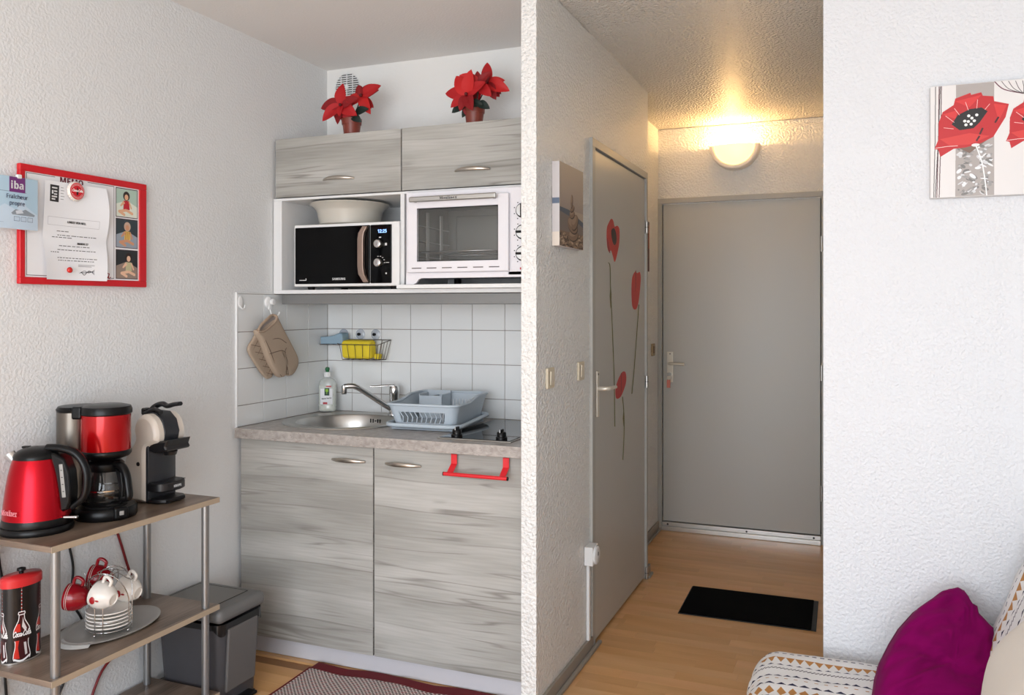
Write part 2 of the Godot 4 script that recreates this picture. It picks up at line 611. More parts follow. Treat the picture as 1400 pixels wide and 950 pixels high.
func setting() -> void:
	var V := func(x: float, y: float, z: float) -> Vector3: return Vector3(x, y, z)
	var pl := mat("plaster")
	var pc := mat("plaster_corridor")
	# floor: a base, and the laminate strips on it
	var floor_ := struct("floor", Mb.new().slab(Vector3(-2.45, -0.12, -5.4), Vector3(1.25, -0.009, 2.05)), mat("floor_base", rgb(150, 110, 74), 0.7))
	var cache := {}
	var z := ZE + 0.002
	var row := 0
	var pitch := 0.0655
	while z < -1.95:
		var x0 := XD if z + pitch * 0.5 < ZF else XL
		var x1 := XR if z + pitch * 0.5 < ZF else 0.62
		if z + pitch * 0.5 < -2.72 and z + pitch * 0.5 > -2.78:
			x0 = XL
		var x := x0
		var first := true
		while x < x1 - 0.01:
			var l: float = [0.32, 0.4, 0.48, 0.55][rng.randi() % 4]
			if first:
				l *= rng.randf_range(0.25, 1.0)
			first = false
			l = snappedf(minf(l, x1 - x), 0.01)
			if l < 0.02:
				break
			var key := "%.2f" % l
			if not cache.has(key):
				cache[key] = []
				for k in 3:
					var mb := Mb.new()
					mb.uvo = Vector2(k * 0.31, k * 0.17)
					mb.box(Vector3(l * 0.5, -0.0045, pitch * 0.5), Vector3(l - 0.0006, 0.009, pitch - 0.0006))
					cache[key].append(mb.mesh())
			part(floor_, "floor_strip", cache[key][rng.randi() % 3], mat("floor_strip_%d" % (rng.randi() % 5)), Vector3(x, rng.randf_range(-0.0003, 0.0), z))
			x += l
		z += pitch
		row += 1
	var rest := Mb.new()
	while z < 1.98:
		for k in 7:
			rest.uvo = Vector2(rng.randf(), rng.randf())
			rest.box(Vector3(XL + 0.24 + k * 0.478, -0.0045, z + pitch * 0.5), Vector3(0.4774, 0.009, pitch - 0.0006))
		z += pitch
	part(floor_, "floor_strips_behind_camera", rest, mat("floor_strip_1")).set_meta("kind", "stuff")
	# shell
	struct("ceiling", Mb.new().slab(Vector3(-2.45, TOP, -2.66), Vector3(1.25, TOP + 0.15, 2.05)).slab(Vector3(-2.45, TOP, -3.45), Vector3(-1.018, TOP + 0.15, -2.66)), mat("ceiling_paint"))
	struct("ceiling_corridor", Mb.new().slab(Vector3(-1.018, TOP, -3.45), Vector3(1.25, TOP + 0.15, -2.66)).slab(Vector3(-2.45, TOP, -5.4), Vector3(1.25, TOP + 0.15, -3.45)), mat("ceiling_corridor"))
	var wl := struct("wall_left", Mb.new().slab(Vector3(-2.45, 0, -5.4), Vector3(XL, TOP, 2.05)), pl)
	var wk := struct("wall_kitchen", Mb.new().slab(Vector3(XL, 0, -3.445), Vector3(XP, TOP, ZB)), mat("plaster_smooth"))
	struct("wall_right", Mb.new().slab(Vector3(1.05, 0, ZF), Vector3(1.25, TOP, 2.05)), pl)
	struct("wall_sofa", Mb.new().slab(Vector3(XR, 0, -2.78), Vector3(1.25, TOP, ZF)), mat("wall_bright"))
	struct("wall_corridor_right", Mb.new().slab(Vector3(XR, 0, -5.4), Vector3(0.05, TOP, -2.78)), pc)
	struct("wall_corridor_left", Mb.new().slab(Vector3(-1.25, 0, -5.4), Vector3(XD, TOP, -4.25)), pc)
	# entrance wall round its door opening
	struct("wall_entrance", Mb.new().slab(Vector3(XD, 2.02, -5.4), Vector3(XR, TOP, ZE)).slab(Vector3(XD, 0, -5.4), Vector3(-1.11, 2.02, ZE)).slab(Vector3(-0.178, 0, -5.4), Vector3(XR, 2.02, ZE)).slab(Vector3(-1.11, 0, -5.4), Vector3(-0.178, 2.02, -5.33)), pc)
	# partition between the kitchen and the corridor, with the bathroom door in it
	struct("wall_partition", Mb.new().slab(Vector3(XP, 0, -3.31), Vector3(XC, TOP, ZF), 0.004).slab(Vector3(XP, 2.05, -4.24), Vector3(XC, TOP, -3.31)).slab(Vector3(-1.2, 0, -4.312), Vector3(XC, TOP, -4.24)), pc)
	struct("wall_front", Mb.new().slab(Vector3(-2.45, 0, 1.9), Vector3(-1.9, TOP, 2.05)).slab(Vector3(0.95, 0, 1.9), Vector3(1.25, TOP, 2.05)).slab(Vector3(-1.9, 2.2, 1.9), Vector3(0.95, TOP, 2.05)).slab(Vector3(-1.9, 0, 1.9), Vector3(0.95, 0.12, 2.05)), pl)
	struct("window_1", Mb.new().slab(Vector3(-1.9, 0.12, 1.93), Vector3(-1.84, 2.2, 2.0)).slab(Vector3(0.89, 0.12, 1.93), Vector3(0.95, 2.2, 2.0)).slab(Vector3(-1.84, 2.14, 1.93), Vector3(0.89, 2.2, 2.0)).slab(Vector3(-1.84, 0.12, 1.93), Vector3(0.89, 0.18, 2.0)).slab(Vector3(-0.51, 0.18, 1.93), Vector3(-0.44, 2.14, 2.0)), mat("white"))
	# tiles behind and beside the worktop
	var rows := [0.902, 0.9868, 1.1344, 1.282, 1.436]
	var cols := [XL + 0.007, -2.149, -1.994, -1.843, -1.69, -1.539, -1.386, -1.234, -1.082, XP]
	var g := 0.0012
	struct("tile_grout", Mb.new().slab(Vector3(XL, 0.9, ZB), Vector3(XP, 1.437, ZB + 0.004)), mat("grout"), wk)
	for i in cols.size() - 1:
		for j in rows.size() - 1:
			part(wk, "tile", Mb.new().box(Vector3.ZERO, Vector3(cols[i + 1] - cols[i] - g * 2, rows[j + 1] - rows[j] - g * 2, 0.007), 0.0012), mat("tile"), Vector3((cols[i] + cols[i + 1]) * 0.5, (rows[j] + rows[j + 1]) * 0.5, ZB + 0.0038))
	var zs := [-2.716, -2.876, -3.03, -3.187, ZB + 0.007]
	struct("tile_grout", Mb.new().slab(Vector3(XL, 0.9, ZB), Vector3(XL + 0.004, 1.437, -2.716)), mat("grout"), wl)
	for i in zs.size() - 1:
		for j in rows.size() - 1:
			part(wl, "tile", Mb.new().box(Vector3.ZERO, Vector3(0.007, rows[j + 1] - rows[j] - g * 2, zs[i] - zs[i + 1] - g * 2), 0.0012), mat("tile"), Vector3(XL + 0.0038, (rows[j] + rows[j + 1]) * 0.5, (zs[i] + zs[i + 1]) * 0.5))
	part(wl, "tile_edge_bead", Mb.new().slab(Vector3(XL, 0.86, -2.716), Vector3(XL + 0.009, 1.441, -2.708), 0.002).slab(Vector3(XL, 1.436, -2.945), Vector3(XL + 0.009, 1.442, -2.708), 0.002), mat("white"))
	# skirtings
	struct("baseboard_partition", Mb.new().slab(Vector3(XC, 0, -3.295), Vector3(XC + 0.012, 0.055, ZF), 0.002).slab(Vector3(XC + 0.012, 0, -3.36), Vector3(XC + 0.028, 0.014, ZF), 0.004), mat("skirting"))
	struct("baseboard_partition_end", Mb.new().slab(Vector3(XC, 0, -4.324), Vector3(XC + 0.012, 0.055, -4.262), 0.002).slab(Vector3(XC + 0.012, 0, -4.33), Vector3(XC + 0.026, 0.014, -4.25), 0.003), mat("skirting"))
	struct("baseboard_corridor", Mb.new().slab(Vector3(XD, 0, ZE + 0.03), Vector3(XD + 0.012, 0.055, -4.325), 0.002).slab(Vector3(XD + 0.012, 0, ZE + 0.03), Vector3(XD + 0.026, 0.014, -4.325), 0.003), mat("skirting"))
	struct("baseboard_left", Mb.new().slab(Vector3(XL, 0, -2.76), Vector3(XL + 0.012, 0.06, 1.9), 0.002), mat("skirting"))
	struct("trim_1", Mb.new().slab(Vector3(XD, 2.453, ZE), Vector3(XR, 2.486, ZE + 0.012), 0.003), mat("plaster_corridor"))


# ------------------------------------------------------------------ kitchenette
func oak_panel(w: float, h: float, t: float, u: float, v: float) -> Mb:
	var mb := Mb.new()
	mb.uvo = Vector2(u, v)
	return mb.box(Vector3.ZERO, Vector3(w, h, t), 0.0012)


func bow_handle(parent: Node3D, at: Vector3, l := 0.15) -> void:
	var mb := Mb.new()
	var k := 16
	# a leaf-thin bow: wide and proud in the middle, narrow where it meets the door
	mb.sheet(k, 10, func(u: float, w: float) -> Vector3:
		var s := u * 2.0 - 1.0
		var a := TAU * w
		var wd := 0.0035 + 0.0045 * (1.0 - s * s)
		var z := 0.024 * (1.0 - pow(absf(s), 2.6)) + 0.001
		return Vector3(s * l * 0.5, cos(a) * wd + 0.003 * (1.0 - s * s), z + sin(a) * 0.0035), Vector3(0, 0.001, 0.014), false)
	part(parent, "handle", mb, mat("nickel"), at)


func base_cabinet(x0: float, x1: float, hx: float, u: float, v: float, label: String) -> void:
	var t := thing("base_cabinet", label, "cabinet", Vector3((x0 + x1) * 0.5, 0.08, -3.0), 0.0, "base cabinets under the worktop")
	var w := x1 - x0
	part(t, "body", Mb.new().slab(Vector3(-w * 0.5, 0.004, -0.335), Vector3(-w * 0.5 + 0.018, 0.78, 0.26)).slab(Vector3(w * 0.5 - 0.018, 0.004, -0.335), Vector3(w * 0.5, 0.78, 0.26)).slab(Vector3(-w * 0.5, 0.004, -0.335), Vector3(w * 0.5, 0.022, 0.26)).slab(Vector3(-w * 0.5, 0.004, -0.34), Vector3(w * 0.5, 0.78, -0.33)), mat("white_matt"))
	var d := part(t, "door", oak_panel(w - 0.006, 0.775, 0.018, u, v), mat("grey_oak"), Vector3(0, 0.391, 0.271))
	bow_handle(d, Vector3(hx - (x0 + x1) * 0.5, 0.333, 0.009))


func upper_cabinet(x0: float, x1: float, hx: float, u: float, v: float, label: String) -> void:
	var t := thing("wall_cabinet", label, "cabinet", Vector3((x0 + x1) * 0.5, 1.842, -3.13), 0.0, "wall cabinets above the open shelf")
	var w := x1 - x0
	part(t, "body", Mb.new().slab(Vector3(-w * 0.5, 0.004, -0.2), Vector3(w * 0.5, 0.02, 0.165)).slab(Vector3(-w * 0.5, 0.234, -0.2), Vector3(w * 0.5, 0.25, 0.165)).slab(Vector3(-w * 0.5, 0.02, -0.2), Vector3(-w * 0.5 + 0.016, 0.234, 0.165)).slab(Vector3(w * 0.5 - 0.016, 0.02, -0.2), Vector3(w * 0.5, 0.234, 0.165)), mat("white_matt"))
	var d := part(t, "door", oak_panel(w - 0.005, 0.247, 0.018, u, v), mat("grey_oak"), Vector3(0, 0.1265, 0.176))
	bow_handle(d, Vector3(hx - (x0 + x1) * 0.5, -0.061, 0.009))


func kitchen() -> void:
	base_cabinet(-2.274, -1.658, -1.766, 0.325, 0.4, "grey oak base cabinet under the round sink, handle at its top right")
	base_cabinet(-1.658, -1.048, -1.532, 0.925, 0.47, "grey oak base cabinet under the hob with a red towel rail over its door")
	solo("kick_plate", Mb.new().slab(Vector3(-2.236, 0.001, -2.79), Vector3(-1.048, 0.08, -2.768), 0.002), mat("kick", rgb(205, 204, 208), 0.4), "pale grey kick plate along the floor under the base cabinets", "kick plate")
	# worktop with a round hole for the sink
	var c := Vector2(-1.985, -3.05)
	var lo := Vector2(XL + 0.009, ZB + 0.0085)
	var hi := Vector2(XP - 0.002, -2.697)
	var mb := Mb.new()
	var ang: Array[float] = []
	for i in 72:
		ang.append(TAU * i / 72.0)
	for p in [lo, Vector2(hi.x, lo.y), hi, Vector2(lo.x, hi.y)]:
		ang.append(fposmod((p - c).angle(), TAU))
	ang.sort()
	var hit := func(a: float) -> Vector2:
		var d := Vector2.from_angle(a)
		var tx := ((hi.x if d.x > 0 else lo.x) - c.x) / d.x if absf(d.x) > 1e-6 else 1e9
		var tz := ((hi.y if d.y > 0 else lo.y) - c.y) / d.y if absf(d.y) > 1e-6 else 1e9
		return c + d * minf(tx, tz)
	for i in ang.size():
		var a := ang[i]
		var b := ang[(i + 1) % ang.size()] + (TAU if i == ang.size() - 1 else 0.0)
		var q: Array[Vector2] = [c + Vector2.from_angle(a) * 0.25, c + Vector2.from_angle(b) * 0.25, hit.call(b), hit.call(a)]
		for y in [0.902, 0.862]:
			mb.flat(Vector3(q[0].x, y, q[0].y), Vector3(q[1].x, y, q[1].y), Vector3(q[2].x, y, q[2].y), Vector3(q[3].x, y, q[3].y), Vector3(0, 1 if y > 0.9 else -1, 0))
		mb.flat(Vector3(q[0].x, 0.902, q[0].y), Vector3(q[1].x, 0.902, q[1].y), Vector3(q[1].x, 0.862, q[1].y), Vector3(q[0].x, 0.862, q[0].y), -Vector3(q[0].x - c.x, 0, q[0].y - c.y).normalized())
	mb.uvo = Vector2(0.1, 0.33)
	mb.slab(Vector3(lo.x, 0.862, hi.y - 0.002), Vector3(hi.x, 0.902, hi.y + 0.002), 0.0019)
	mb.slab(Vector3(lo.x, 0.862, lo.y), Vector3(lo.x + 0.001, 0.902, hi.y))
	mb.slab(Vector3(hi.x - 0.001, 0.862, lo.y), Vector3(hi.x, 0.902, hi.y))
	solo("worktop", mb, mat("worktop"), "grey-brown speckled laminate worktop with a rounded front edge and a round sink", "worktop")
	# sink
	var s := thing("sink", "round stainless steel sink let into the left of the worktop", "sink", Vector3(c.x, 0.902, c.y))
	var rim := Mb.new()
	var prof := [Vector2(0.27, 0.0005), Vector2(0.268, 0.004), Vector2(0.26, 0.006), Vector2(0.25, 0.0045), Vector2(0.243, 0.002), Vector2(0.232, 0.0005), Vector2(0.222, 0.002), Vector2(0.214, 0.001)]
	var bowl := [Vector2(0.214, 0.001), Vector2(0.209, -0.006), Vector2(0.204, -0.05), Vector2(0.196, -0.1), Vector2(0.178, -0.132), Vector2(0.14, -0.146), Vector2(0.04, -0.15)]
	rim.lathe(prof, 72)
	part(s, "rim", rim, mat("steel"))
	part(s, "bowl", Mb.new().lathe(bowl, 72), mat("steel"))
	part(s, "drain", Mb.new().lathe([Vector2(0.042, -0.149), Vector2(0.036, -0.152), Vector2(0.012, -0.155), Vector2(0.0, -0.155)], 24), mat("chrome"))
	for i in 5:
		var a := -1.4 - i * 0.06
		var r := 0.2055
		var p := Vector3(cos(a) * r, -0.026, sin(a) * r)
		if i == 2:
			part(s, "overflow_slot", Mb.new().box(Vector3.ZERO, Vector3(0.007, 0.004, 0.003)), mat("black_matt"), p, Vector3(0, -a + PI * 0.5, 0))
		else:
			part(s, "overflow_slot", Mb.new().box(Vector3.ZERO, Vector3(0.005, 0.017, 0.003), 0.001), mat("black_matt"), p, Vector3(0, -a + PI * 0.5, 0))
	# tap
	var f := thing("tap", "chrome single lever tap with a long slanted spout behind the sink", "tap", Vector3(-1.885, 0.9045, -3.265))
	part(f, "base", Mb.new().lathe([Vector2(0.0, 0.0), Vector2(0.028, 0.0), Vector2(0.028, 0.008), Vector2(0.024, 0.014), Vector2(0.0215, 0.018)], 28), mat("chrome"))
	part(f, "body", Mb.new().lathe([Vector2(0.0215, 0.018), Vector2(0.0215, 0.09), Vector2(0.023, 0.094), Vector2(0.023, 0.12), Vector2(0.019, 0.13), Vector2(0.0, 0.131)], 28), mat("chrome"))
	part(f, "lever", Mb.new().tube([Vector3(0.012, 0.118, 0), Vector3(0.0, 0.132, 0.002), Vector3(-0.03, 0.132, 0.018), Vector3(-0.075, 0.128, 0.045), Vector3(-0.09, 0.13, 0.052)], 0.013, 10, false, 0.007, 0.45), mat("chrome"))
	part(f, "spout", Mb.new().tube(Pic.smooth([Vector3(0, 0.022, 0.0), Vector3(-0.03, 0.05, 0.035), Vector3(-0.085, 0.112, 0.11), Vector3(-0.108, 0.134, 0.142), Vector3(-0.128, 0.138, 0.158), Vector3(-0.148, 0.136, 0.17)], 5), 0.0125, 12, false, 0.0115), mat("chrome"))
	part(f, "outlet", Mb.new().lathe([Vector2(0.0, -0.03), Vector2(0.011, -0.03), Vector2(0.0125, -0.026), Vector2(0.0125, 0.006), Vector2(0.0, 0.01)], 20), mat("chrome"), Vector3(-0.148, 0.134, 0.17))
	# hob
	var h := thing("hob", "black glass two-zone electric hob with a steel edge and two black knobs", "hob", Vector3(-1.268, 0.902, -3.02))
	part(h, "frame", Mb.new().slab(Vector3(-0.145, 0, -0.262), Vector3(0.145, 0.0045, 0.262), 0.002), mat("steel"))
	part(h, "glass", Mb.new().slab(Vector3(-0.139, 0.0035, -0.256), Vector3(0.139, 0.0065, 0.256), 0.001), mat("hob_glass", rgb(12, 13, 14), 0.03))
	for xx in [-0.081, 0.096]:
		var kn := part(h, "knob", Mb.new().lathe([Vector2(0.021, 0.0), Vector2(0.021, 0.008), Vector2(0.0175, 0.01), Vector2(0.0165, 0.024), Vector2(0.014, 0.027), Vector2(0.0, 0.0275)], 28), mat("black"), Vector3(xx, 0.0065, 0.228))
		part(kn, "grip", Mb.new().box(Vector3(0, 0.028, 0), Vector3(0.008, 0.016, 0.03), 0.003), mat("black"))
		part(kn, "mark", Mb.new().box(Vector3(0, 0.03, 0.0152), Vector3(0.0022, 0.012, 0.0012)), mat("white"))
	# open shelf unit between wall cabinets and tiles
	var xl := XL + 0.004
	var w := thing("open_shelf_unit", "white open shelf unit with two bays holding the microwave and the small oven", "shelf", Vector3(0, 1.438, -3.145))
	var wm := mat("white_matt")
	part(w, "bottom_board", Mb.new().slab(Vector3(xl, 0, -0.195), Vector3(XP - 0.004, 0.016, 0.2), 0.001), wm)
	part(w, "top_board", Mb.new().slab(Vector3(xl, 0.393, -0.195), Vector3(XP - 0.004, 0.403, 0.2), 0.001), wm)
	part(w, "side_panel", Mb.new().slab(Vector3(xl, 0.016, -0.195), Vector3(-2.244, 0.393, 0.2), 0.001), wm)
	part(w, "side_panel", Mb.new().slab(Vector3(XP - 0.0045, 0.016, -0.195), Vector3(XP - 0.001, 0.393, 0.2)), wm)
	part(w, "divider", Mb.new().slab(Vector3(-1.672, 0.016, -0.19), Vector3(-1.654, 0.393, 0.2), 0.001), wm)
	part(w, "back_panel", Mb.new().slab(Vector3(-2.244, 0.016, -0.195), Vector3(XP - 0.0045, 0.393, -0.189)), wm)
	upper_cabinet(-2.278, -1.668, -1.96, 0.325, 1.1, "grey oak wall cabinet with flap door, the left one, above the microwave")
	upper_cabinet(-1.668, -1.05, -1.356, 0.925, 0.14, "grey oak wall cabinet with flap door, above the white mini oven")
	solo("extractor_hood", Mb.new().slab(Vector3(-2.264, 1.3945, -3.33), Vector3(XP - 0.004, 1.4365, -2.972), 0.002), mat("hood", rgb(128, 128, 127), 0.4, 0.3), "flat grey extractor hood strip under the white shelf, above the tiles", "extractor hood")
	microwave()
	oven()
	var bowl2 := [Vector2(0.0, 0.002), Vector2(0.118, 0.002), Vector2(0.128, 0.008), Vector2(0.138, 0.06), Vector2(0.145, 0.082), Vector2(0.166, 0.096), Vector2(0.168, 0.092), Vector2(0.15, 0.078)]
	bowl2.append_array([Vector2(0.136, 0.06), Vector2(0.125, 0.01), Vector2(0.0, 0.005)])
	var bm := mat("cloudy_plastic", Color(0.8, 0.78, 0.74, 1.0), 0.25)
	bm.backlight_enabled = true
	bm.backlight = Color(0.5, 0.49, 0.46)
	solo("plastic_bowl", Mb.new().lathe(bowl2, 48), bm, "wide cloudy plastic bowl standing on top of the microwave", "bowl", Vector3(-2.0, 1.7245, -3.09))


func knob_face(parent: Node3D, at: Vector3, r: float, m: Material, deep := 0.014) -> MeshInstance3D:
	return part(parent, "knob", Mb.new().lathe([Vector2(r, 0.0), Vector2(r, deep * 0.75), Vector2(r * 0.92, deep), Vector2(0.0, deep)], 28), m, at, Vector3(PI * 0.5, 0, 0))


func microwave() -> void:
	var t := thing("microwave", "white microwave with black glass front, bronze bow handle and two silver knobs", "microwave", Vector3(-1.919, 1.4545, -2.93))
	var w := 0.2505
	part(t, "body", Mb.new().slab(Vector3(-w, 0.0125, -0.35), Vector3(w, 0.2685, 0.0), 0.004), mat("white"))
	for sx in [-0.2, 0.2]:
		for sz in [-0.3, -0.05]:
			part(t, "foot", Mb.new().lathe([Vector2(0, 0), Vector2(0.014, 0), Vector2(0.016, 0.0125)], 14), mat("black_matt"), Vector3(sx, 0.0, sz))
	part(t, "door", Mb.new().slab(Vector3(-0.243, 0.023, -0.002), Vector3(0.118, 0.257, 0.0055), 0.004, 2), mat("black_gloss"))
	var cp := part(t, "control_panel", Mb.new().slab(Vector3(0.12, 0.023, -0.002), Vector3(0.217, 0.257, 0.005), 0.004, 2), mat("black_gloss"))
	var hm := mat("bronze", rgb(160, 140, 128), 0.34, 0.85)
	var hp := [Vector2(0.118, 0.252), Vector2(0.094, 0.252), Vector2(0.074, 0.225), Vector2(0.07, 0.2), Vector2(0.07, 0.09), Vector2(0.074, 0.06), Vector2(0.098, 0.026), Vector2(0.122, 0.026), Vector2(0.103, 0.06), Vector2(0.098, 0.09), Vector2(0.098, 0.2), Vector2(0.102, 0.225)]
	part(t, "handle", Mb.new().prism(PackedVector2Array(hp), 0.006, 0.024, 0.003), hm)
	var em := mat("display_digits", rgb(150, 190, 255), 0.5)
	em.emission_enabled = true
	em.emission = rgb(130, 175, 255)
	em.emission_energy_multiplier = 1.6
	words(cp, "12:25", 0.019, em, Vector3(0.176, 0.2305, 0.0055), Vector3.ZERO, true, false, 0.9, "display_digits")
	for yy in [0.18, 0.105]:
		var k := knob_face(cp, Vector3(0.161, yy, 0.005), 0.017, mat("nickel"), 0.016)
		part(k, "cap", Mb.new().lathe([Vector2(0.0145, 0.0155), Vector2(0.012, 0.017), Vector2(0.0, 0.0165)], 24), mat("chrome"))
	var wt := mat("print_white", rgb(214, 214, 214), 0.6)
	for i in 5:
		var a := 1.75 - i * 0.44
		part(cp, "dial_mark", Mb.new().box(Vector3(cos(a) * 0.026, sin(a) * 0.026, 0), Vector3(0.006, 0.0022, 0.0006)), wt, Vector3(0.161, 0.105, 0.0052))
	part(cp, "dial_mark", Mb.new().box(Vector3.ZERO, Vector3(0.014, 0.002, 0.0006)), wt, Vector3(0.2, 0.105, 0.0052))
	part(cp, "dial_mark", Mb.new().box(Vector3.ZERO, Vector3(0.009, 0.01, 0.0006)), wt, Vector3(0.193, 0.178, 0.0052))
	part(cp, "dial_mark", Mb.new().box(Vector3.ZERO, Vector3(0.01, 0.004, 0.0006)), wt, Vector3(0.166, 0.206, 0.0052))
	part(cp, "dial_mark", Mb.new().box(Vector3.ZERO, Vector3(0.006, 0.006, 0.0006)), wt, Vector3(0.194, 0.062, 0.0052))
	words(t, "SAMSUNG", 0.0125, wt, Vector3(-0.027, 0.0425, 0.0057), Vector3.ZERO, true, false, 1.05)
	part(t, "door_mark", Mb.new().box(Vector3(-0.203, 0.0385, 0), Vector3(0.034, 0.0025, 0.0006)).box(Vector3(-0.187, 0.043, 0), Vector3(0.003, 0.007, 0.0006)), wt, Vector3(0, 0, 0.0057))


func oven() -> void:
	var board := Mb.new().slab(Vector3(-1.665, 1.4545, -3.3), Vector3(-1.056, 1.47, -2.9), 0.002)
	solo("oven_board", board, mat("white"), "white board jutting out of the shelf, under the mini oven", "board")
	var t := thing("mini_oven", "white mini oven with glass door, steel bar handle and knobs at its right", "oven", Vector3(-1.63, 1.4702, -2.915))
	var wh := mat("oven_white", rgb(233, 230, 234), 0.28)
	var b := Mb.new()
	# carcass round a hollow, with a cut-out skirt
	b.slab(Vector3(0.0, 0.03, -0.33), Vector3(0.028, 0.36, -0.002), 0.002)
	b.slab(Vector3(0.432, 0.03, -0.33), Vector3(0.572, 0.36, 0.0), 0.003)
	b.slab(Vector3(0.0279, 0.325, -0.33), Vector3(0.44, 0.36, -0.002), 0.002)
	b.slab(Vector3(0.0279, 0.03, -0.33), Vector3(0.44, 0.06, -0.002), 0.002)
	part(t, "body", b, wh)
	var fr := Mb.new()
	fr.prism(PackedVector2Array([Vector2(0, 0.045), Vector2(0, 0.0), Vector2(0.032, 0.0), Vector2(0.045, 0.006), Vector2(0.056, 0.02), Vector2(0.068, 0.024), Vector2(0.535, 0.024), Vector2(0.55, 0.018), Vector2(0.558, 0.0), Vector2(0.572, 0.0), Vector2(0.572, 0.045)]), -0.012, 0.0, 0.001)
	part(t, "skirt", fr, wh)
	for sx in [0.09, 0.48]:
		part(t, "foot", Mb.new().lathe([Vector2(0, 0), Vector2(0.015, 0), Vector2(0.015, 0.03)], 14), mat("black_matt"), Vector3(sx, 0, -0.28))
	var inn := mat("oven_inside", rgb(150, 148, 142), 0.35, 0.5)
	part(t, "cavity", Mb.new().slab(Vector3(0.028, 0.06, -0.318), Vector3(0.432, 0.325, -0.313)).slab(Vector3(0.028, 0.06, -0.313), Vector3(0.031, 0.325, -0.01)).slab(Vector3(0.429, 0.06, -0.313), Vector3(0.432, 0.325, -0.01)).slab(Vector3(0.03, 0.32, -0.313), Vector3(0.43, 0.325, -0.01)).slab(Vector3(0.03, 0.06, -0.313), Vector3(0.43, 0.063, -0.01)), inn)
	part(t, "back_pressing", Mb.new().slab(Vector3(0.07, 0.085, -0.314), Vector3(0.39, 0.295, -0.304), 0.009, 3), inn)
	for i in 3:
		part(t, "rack_support", Mb.new().slab(Vector3(0.031, 0.11 + i * 0.06, -0.3), Vector3(0.043, 0.114 + i * 0.06, -0.02), 0.001), mat("steel"))
	for zz in [-0.22, -0.1]:
		part(t, "rack_support", Mb.new().slab(Vector3(0.04, 0.075, zz - 0.01), Vector3(0.046, 0.29, zz + 0.01), 0.001), mat("steel"))
	var rk := Mb.new()
	rk.tube([Vector3(0.045, 0.128, -0.02), Vector3(0.415, 0.128, -0.02), Vector3(0.415, 0.128, -0.29), Vector3(0.045, 0.128, -0.29)], 0.0026, 6, true)
	for i in 15:
		rk.tube([Vector3(0.066 + i * 0.0235, 0.129, -0.02), Vector3(0.066 + i * 0.0235, 0.129, -0.29)], 0.0013, 5)
	rk.tube([Vector3(0.045, 0.128, -0.15), Vector3(0.415, 0.128, -0.15)], 0.002, 5)
	part(t, "wire_rack", rk, mat("chrome"))
	# door: frame, pane, bar handle, vent slots
	var d := part(t, "door", Mb.new().slab(Vector3(0.014, 0.046, 0.001), Vector3(0.058, 0.337, 0.0166), 0.004, 2).slab(Vector3(0.398, 0.046, 0.001), Vector3(0.441, 0.337, 0.0166), 0.004, 2).slab(Vector3(0.05, 0.046, 0.001), Vector3(0.405, 0.089, 0.017), 0.004, 2).slab(Vector3(0.05, 0.293, 0.001), Vector3(0.405, 0.337, 0.017), 0.004, 2), wh)
	var g := mat("oven_glass", Color(0.06, 0.06, 0.06, 0.13), 0.02)
	g.transparency = BaseMaterial3D.TRANSPARENCY_ALPHA
	part(d, "pane", Mb.new().slab(Vector3(0.056, 0.087, 0.008), Vector3(0.4, 0.295, 0.0095)), g)
	part(d, "pane_gasket", Mb.new().tube([Vector3(0.059, 0.09, 0.0165), Vector3(0.397, 0.09, 0.0165), Vector3(0.397, 0.292, 0.0165), Vector3(0.059, 0.292, 0.0165)], 0.0016, 5, true), mat("black"))
	for i in 6:
		part(d, "vent_slot", Mb.new().box(Vector3(0.056 + i * 0.0655, 0.0625, 0.0168), Vector3(0.042, 0.0042, 0.0012), 0.0005), mat("slot", rgb(110, 104, 104), 0.7))
	part(d, "handle", Mb.new().slab(Vector3(0.035, 0.316, 0.03), Vector3(0.4, 0.337, 0.043), 0.005, 2), mat("steel"))
	for xx in [0.045, 0.38]:
		part(d, "handle_post", Mb.new().slab(Vector3(xx, 0.317, 0.015), Vector3(xx + 0.012, 0.333, 0.033), 0.002), mat("black"))
	words(d, "Moulinex", 0.014, mat("ink"), Vector3(0.205, 0.3265, 0.0432), Vector3.ZERO, true, true, 1.1)
	for yy in [0.27, 0.19, 0.11]:
		var k := knob_face(t, Vector3(0.494, yy, 0.0), 0.028, mat("black"), 0.01)
		part(k, "knob_face", Mb.new().lathe([Vector2(0.0235, 0.0095), Vector2(0.0225, 0.016), Vector2(0.0, 0.0165)], 28), mat("chrome"))
		part(k, "grip", Mb.new().box(Vector3(0, 0.019, 0), Vector3(0.046, 0.012, 0.009) if yy < 0.25 else Vector3(0.009, 0.012, 0.046), 0.003), mat("black"))
		for i in 4:
			var a := 2.2 + i * 0.62
			part(t, "dial_mark", Mb.new().box(Vector3(0.494 + cos(a) * 0.037, yy + sin(a) * 0.037, 0.0005), Vector3(0.004, 0.0035, 0.0008)), mat("ink"))
	var lm := mat("indicator", rgb(190, 30, 40), 0.3)
	part(t, "indicator_light", Mb.new().box(Vector3(0.487, 0.055, 0.001), Vector3(0.012, 0.008, 0.003), 0.001), lm)


# ------------------------------------------------------------------ things on and round the worktop
func rrect(hx: float, hz: float, r: float, k := 5) -> Array:
	var o := []
	for q in [[1, 1, 0.0], [-1, 1, 0.5], [-1, -1, 1.0], [1, -1, 1.5]]:
		for i in k + 1:
			var a: float = (q[2] + 0.5 * i / k) * PI
			o.append(Vector3(q[0] * (hx - r) + cos(a) * r, 0, q[1] * (hz - r) + sin(a) * r))
	return o


